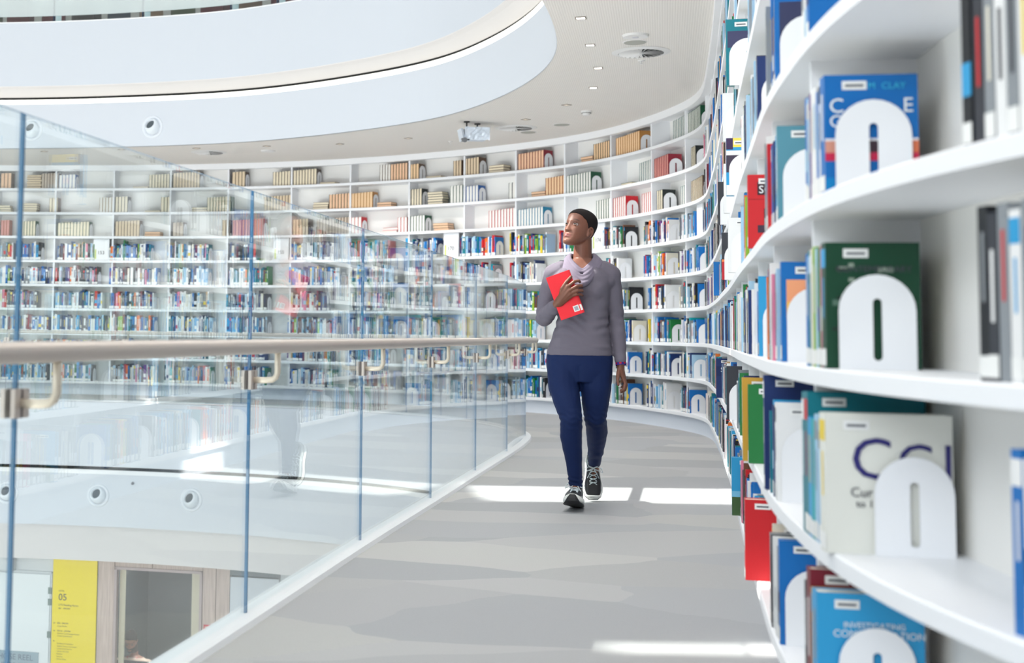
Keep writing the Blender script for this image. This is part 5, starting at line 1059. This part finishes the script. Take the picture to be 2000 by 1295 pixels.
# shoes: local x across, -y towards the toe, z up, origin under the ankle
SOLEW = mat('midsole_white', (232, 232, 228), .5); UPB = mat('shoe_black', (20, 18, 24), .28, spec=.6); RUB = mat('outsole_black', (24, 24, 28), .6); LACE = mat('white_lace', (205, 216, 220), .7)
def shoe(Mx, toe_wrap):
    st = [(.078, .030, .0), (.062, .038, 0), (.03, .040, 0), (-.01, .039, 0), (-.05, .043, 0), (-.095, .052, 0), (-.135, .051, .003), (-.165, .042, .008), (-.184, .024, .014)]
    def ringset(wk, z0f, z1f, inset=0):
        mbx = MB(); R = []
        for y, w_, lift in st:
            w2 = max(w_-inset, .004); z0, z1 = z0f(y, lift), z1f(y, lift); r = []
            for k in range(20):
                a = 2*math.pi*k/20; c, s = math.cos(a), math.sin(a); r.append((w2*wk*math.copysign(abs(c)**.6, c), y, (z0+z1)/2+(z1-z0)/2*math.copysign(abs(s)**.6, s)))
            R.append(r)
        mbx.rings(R); return mbx
    up_ = ringset(1, lambda y, l: .018+l, lambda y, l: float(np.interp(y, [-.19, -.17, -.13, -.08, -.03, .02, .075], [.04, .055, .066, .082, .105, .115, .105])), .003)
    capsules(up_, [(0, .03, .08, .034), (0, .028, .112, .036)])
    sh = fuse(up_, 'shoe', .004, 3, UPB, PW, .5, M=Mx)
    def add(m_, name, mt, **k): o = m_.build(name, mt, sh, **k); o.data.transform(Mx); return o
    so_ = ringset(1.1, lambda y, l: .006+l, lambda y, l: .042+l*1.3+(.012 if y > .04 else 0)); add(so_, 'midsole', SOLEW, smooth=True)
    ou = ringset(1.08, lambda y, l: l-.001, lambda y, l: .010+l); add(ou, 'outsole', RUB, smooth=True)
    if toe_wrap:
        tb = MB(); R = []
        for y, z, w_ in ((-.186, .008, .044), (-.198, .020, .038), (-.198, .038, .028), (-.188, .056, .021), (-.17, .064, .015)): R.append([(w_, y+.012, z), (w_*.6, y, z), (-w_*.6, y, z), (-w_, y+.012, z), (-w_, y+.03, z), (w_, y+.03, z)])
        tb.rings(R); add(tb, 'toe_bumper', RUB)
    la = MB()
    for k in range(4):
        y = -.035-.020*k; z = float(np.interp(y, [-.13, -.08, -.03, .02], [.072, .087, .110, .12])); la.tube([(-.022, y, z-.010), (-.01, y-.006, z+.001), (.01, y-.012, z), (.022, y-.016, z-.014)], .0024, 6); la.tube([(.022, y, z-.010), (.01, y-.006, z+.002), (-.01, y-.012, z+.001), (-.022, y-.016, z-.014)], .0024, 6)
    for s in (-1, 1):
        la.tube([(0, -.026, .118), (s*.02, -.022, .130), (s*.048, -.03, .118), (s*.054, -.046, .096), (s*.034, -.04, .104), (0, -.028, .116)], .0024, 6); la.tube([(0, -.028, .118), (s*.016, -.05, .108), (s*.03, -.07, .086), (s*.034, -.078, .074)], .0024, 6)
        la.tube([(s*.030, .03, .125), (s*.034, .0, .116), (s*.02, -.02, .114), (0, -.026, .117)], .0026, 6)
    add(la, 'laces', LACE)
    return sh
shoe(Matrix.Translation((-.021, -.062, .002)) @ Matrix.Rotation(-.10, 4, 'Z') @ Matrix.Translation((0, .07, 0)) @ Matrix.Rotation(-.17, 4, 'X') @ Matrix.Translation((0, -.07, 0)), True)
shoe(Matrix.Translation((.078, .322, .012)) @ Matrix.Rotation(.03, 4, 'Z') @ Matrix.Rotation(1.12, 4, 'X') @ Matrix.Translation((0, .18, -.012)), False)
# the red book she holds: top-level thing
RB = empty('red_book'); RB.matrix_world = Matrix.Translation((1.6, 7.68, 0)) @ Matrix.Rotation(-.205, 4, 'Z')
tag(RB, 'red hardback book with white library stickers held against the woman\'s chest', 'book')
X_ = Vector((.124, .0, .046)).normalized(); Z_ = Vector((-.083, 0.0, .235)).normalized(); Y_ = Z_.cross(X_)
MBk = Matrix(((X_.x, Y_.x, Z_.x, -.077), (X_.y, Y_.y, Z_.y, -.176), (X_.z, Y_.z, Z_.z, 1.188), (0, 0, 0, 1)))
REDM = mat('red_cloth', (228, 24, 40), .55, bump=.2, bscale=500); w2, h2, t2 = .067, .125, .010
def rbp(m_, name, mt, **k): o = m_.build(name, mt, RB, **k); o.data.transform(MBk); return o
mb = MB(); mb.box(-w2, w2, -t2, -t2+.003, -h2, h2); rbp(mb, 'front_cover', REDM, bevel=.0008); mb = MB(); mb.box(-w2, w2, t2-.003, t2, -h2, h2); rbp(mb, 'back_cover', REDM)
mb = MB(); mb.rings([[(w2-.003+.006*math.cos(a), t2*math.sin(a), z) for a in np.linspace(-math.pi/2, math.pi/2, 9)]+[(w2-.006, t2, z), (w2-.006, -t2, z)] for z in (-h2, h2)]); rbp(mb, 'spine', REDM)
mb = MB(); mb.box(-w2+.003, w2-.005, -t2+.003, t2-.003, -h2+.003, h2-.003); rbp(mb, 'page_block', mat('page_paper', (232, 222, 206), .8))
mb = MB(); mb.box(.018, .050, -t2-.0008, -t2, -h2+.018, -h2+.052); rbp(mb, 'square_label', mat('sticker', (222, 220, 216), .6)); mb = MB(); mb.box(.024, .044, -t2-.0012, -t2-.0008, -h2+.024, -h2+.046); rbp(mb, 'label_print', mat('sticker_print', (150, 156, 166), .6)); mb = MB(); mb.box(.0555, .0665, -t2-.001, -t2, -h2+.016, -h2+.05); rbp(mb, 'spine_label', mat('sticker', (222, 220, 216), .6))

# ---------------------------------------------------------------- seated man behind the office window
PM = empty('person'); PM.matrix_world = WM @ Matrix.Translation((2.03, .62, 0)); tag(PM, 'bearded man in a pale pink shirt sitting behind the lower office window, looking down', 'person')
MM = Matrix.Translation((-.02, -.06, -3.285)) @ Matrix.Rotation(math.radians(10), 4, 'Z') @ Matrix.Rotation(math.radians(24), 4, 'X') @ Matrix.Scale(1.12, 4)
mbm = head_mesh(MM, n=56); ear(mbm, 1, MM); ear(mbm, -1, MM)
capsules(mbm, [(0, .04, -3.50, .06), (0, .0, -3.36, .058)]); oval(mbm, interp_levels([(-4.35, 0, .05, .19, .13), (-4.1, 0, .05, .18, .13), (-3.8, 0, .04, .20, .13), (-3.62, 0, .03, .21, .115), (-3.53, 0, .03, .15, .09), (-3.49, 0, .03, .07, .06)]))
AR = [[(-.2, .03, -3.60, .06), (-.27, .0, -3.85, .05), (-.15, -.22, -3.98, .035)], [(.2, .03, -3.60, .06), (.27, .0, -3.85, .05), (.15, -.22, -3.98, .035)]]
for a in AR: capsules(mbm, a)
for sx in (-1, 1):
    for k in range(4): capsules(mbm, [(sx*.15, -.22, -3.98, .03), (sx*(.135-.012*k), -.27, -3.985, .016), (sx*(.12-.02*k), -.31, -3.99, .010), (sx*(.115-.02*k), -.325, -4.0, .008)], 10)
    capsules(mbm, [(sx*.13, -.23, -3.98, .02), (sx*.09, -.27, -3.98, .011)], 10)
    capsules(mbm, [(sx*.1, .05, -4.35, .1), (sx*.12, -.32, -4.36, .075), (sx*.12, -.34, -4.75, .055), (sx*.12, -.42, -5.04, .045)])
MMn = np.array(MM.inverted())
def mcol(co):
    h = co @ MMn[:3, :3].T + MMn[:3, 3]; x, y, z = h.T; c = np.tile(np.array(srgb(170, 118, 98)[:3]), (len(co), 1)); w = ((z < -.045) & (z > -.14) & (y < .02) & ~((np.abs(x) < .02) & (np.abs(z+.0725) < .008))).astype(float)*.9
    w = np.maximum(w, (y < -.04)*np.exp(-((z-.024)/.004)**2)*.9); w = w[:, None]; c = c*(1-w)+np.array(srgb(34, 26, 26)[:3])*w; return np.concatenate([c, np.ones((len(co), 1))], 1)
fuse(mbm, 'body', .006, 2, SKIN, PM, .5, colf=mcol); hair_cap(MM, PM, HAIRM, inflate=.008); eyes(MM, PM, (0, .3))
sh_ = MB(); oval(sh_, interp_levels([(-4.3, 0, .05, .20, .14), (-4.1, 0, .05, .19, .14), (-3.8, 0, .04, .212, .142), (-3.62, 0, .03, .222, .128), (-3.53, 0, .03, .16, .10), (-3.505, 0, .03, .09, .075)]))
for a in AR: capsules(sh_, [(x, y, z, r+.012) for x, y, z, r in a])
fuse(sh_, 'shirt', .009, 4, mat('pale_pink_shirt', (232, 204, 186), .8), PM, .5)
tr_ = MB(); oval(tr_, interp_levels([(-4.47, 0, .05, .19, .13), (-4.28, 0, .05, .195, .135)]))
for sx in (-1, 1): capsules(tr_, [(sx*.1, .05, -4.35, .11), (sx*.12, -.32, -4.36, .085), (sx*.12, -.34, -4.75, .064), (sx*.12, -.37, -4.98, .055)])
fuse(tr_, 'trousers', .01, 3, mat('dark_trousers', (44, 48, 60), .8), PM, .5)
mb = MB(); mb.tube([PMp for PMp in [(-.07, -.03, -3.50), (-.04, -.09, -3.60), (0, -.115, -3.72)]], .008, 8); mb.tube([(.07, -.03, -3.50), (.04, -.09, -3.60), (0, -.115, -3.72)], .008, 8); mb.build('lanyard', mat('red_lanyard', (205, 40, 70), .6), PM)
# office chair
oc = lemp('office_chair', 2.03, .68, FL); tag(oc, 'black office chair under the man behind the lower window', 'chair')
mb = MB(); mb.box(-.24, .24, -.24, .24, .56, .64); mb.build('seat', BLACK, oc, bevel=.02); mb = MB(); mb.box(-.22, .22, .2, .25, .66, 1.1); mb.build('backrest', BLACK, oc, bevel=.02); mb = MB(); mb.cyl((0, 0, .08), (0, 0, .56), .03); mb.build('column', GREYM, oc)
for k in range(5): a = 2*math.pi*k/5; mb = MB(); mb.cyl((0, 0, .1), (.28*math.cos(a), .28*math.sin(a), .05), .02, .014); mb.cyl((.28*math.cos(a)-.015, .28*math.sin(a), .03), (.28*math.cos(a)+.015, .28*math.sin(a), .03), .03); mb.build('leg', BLACK, oc)
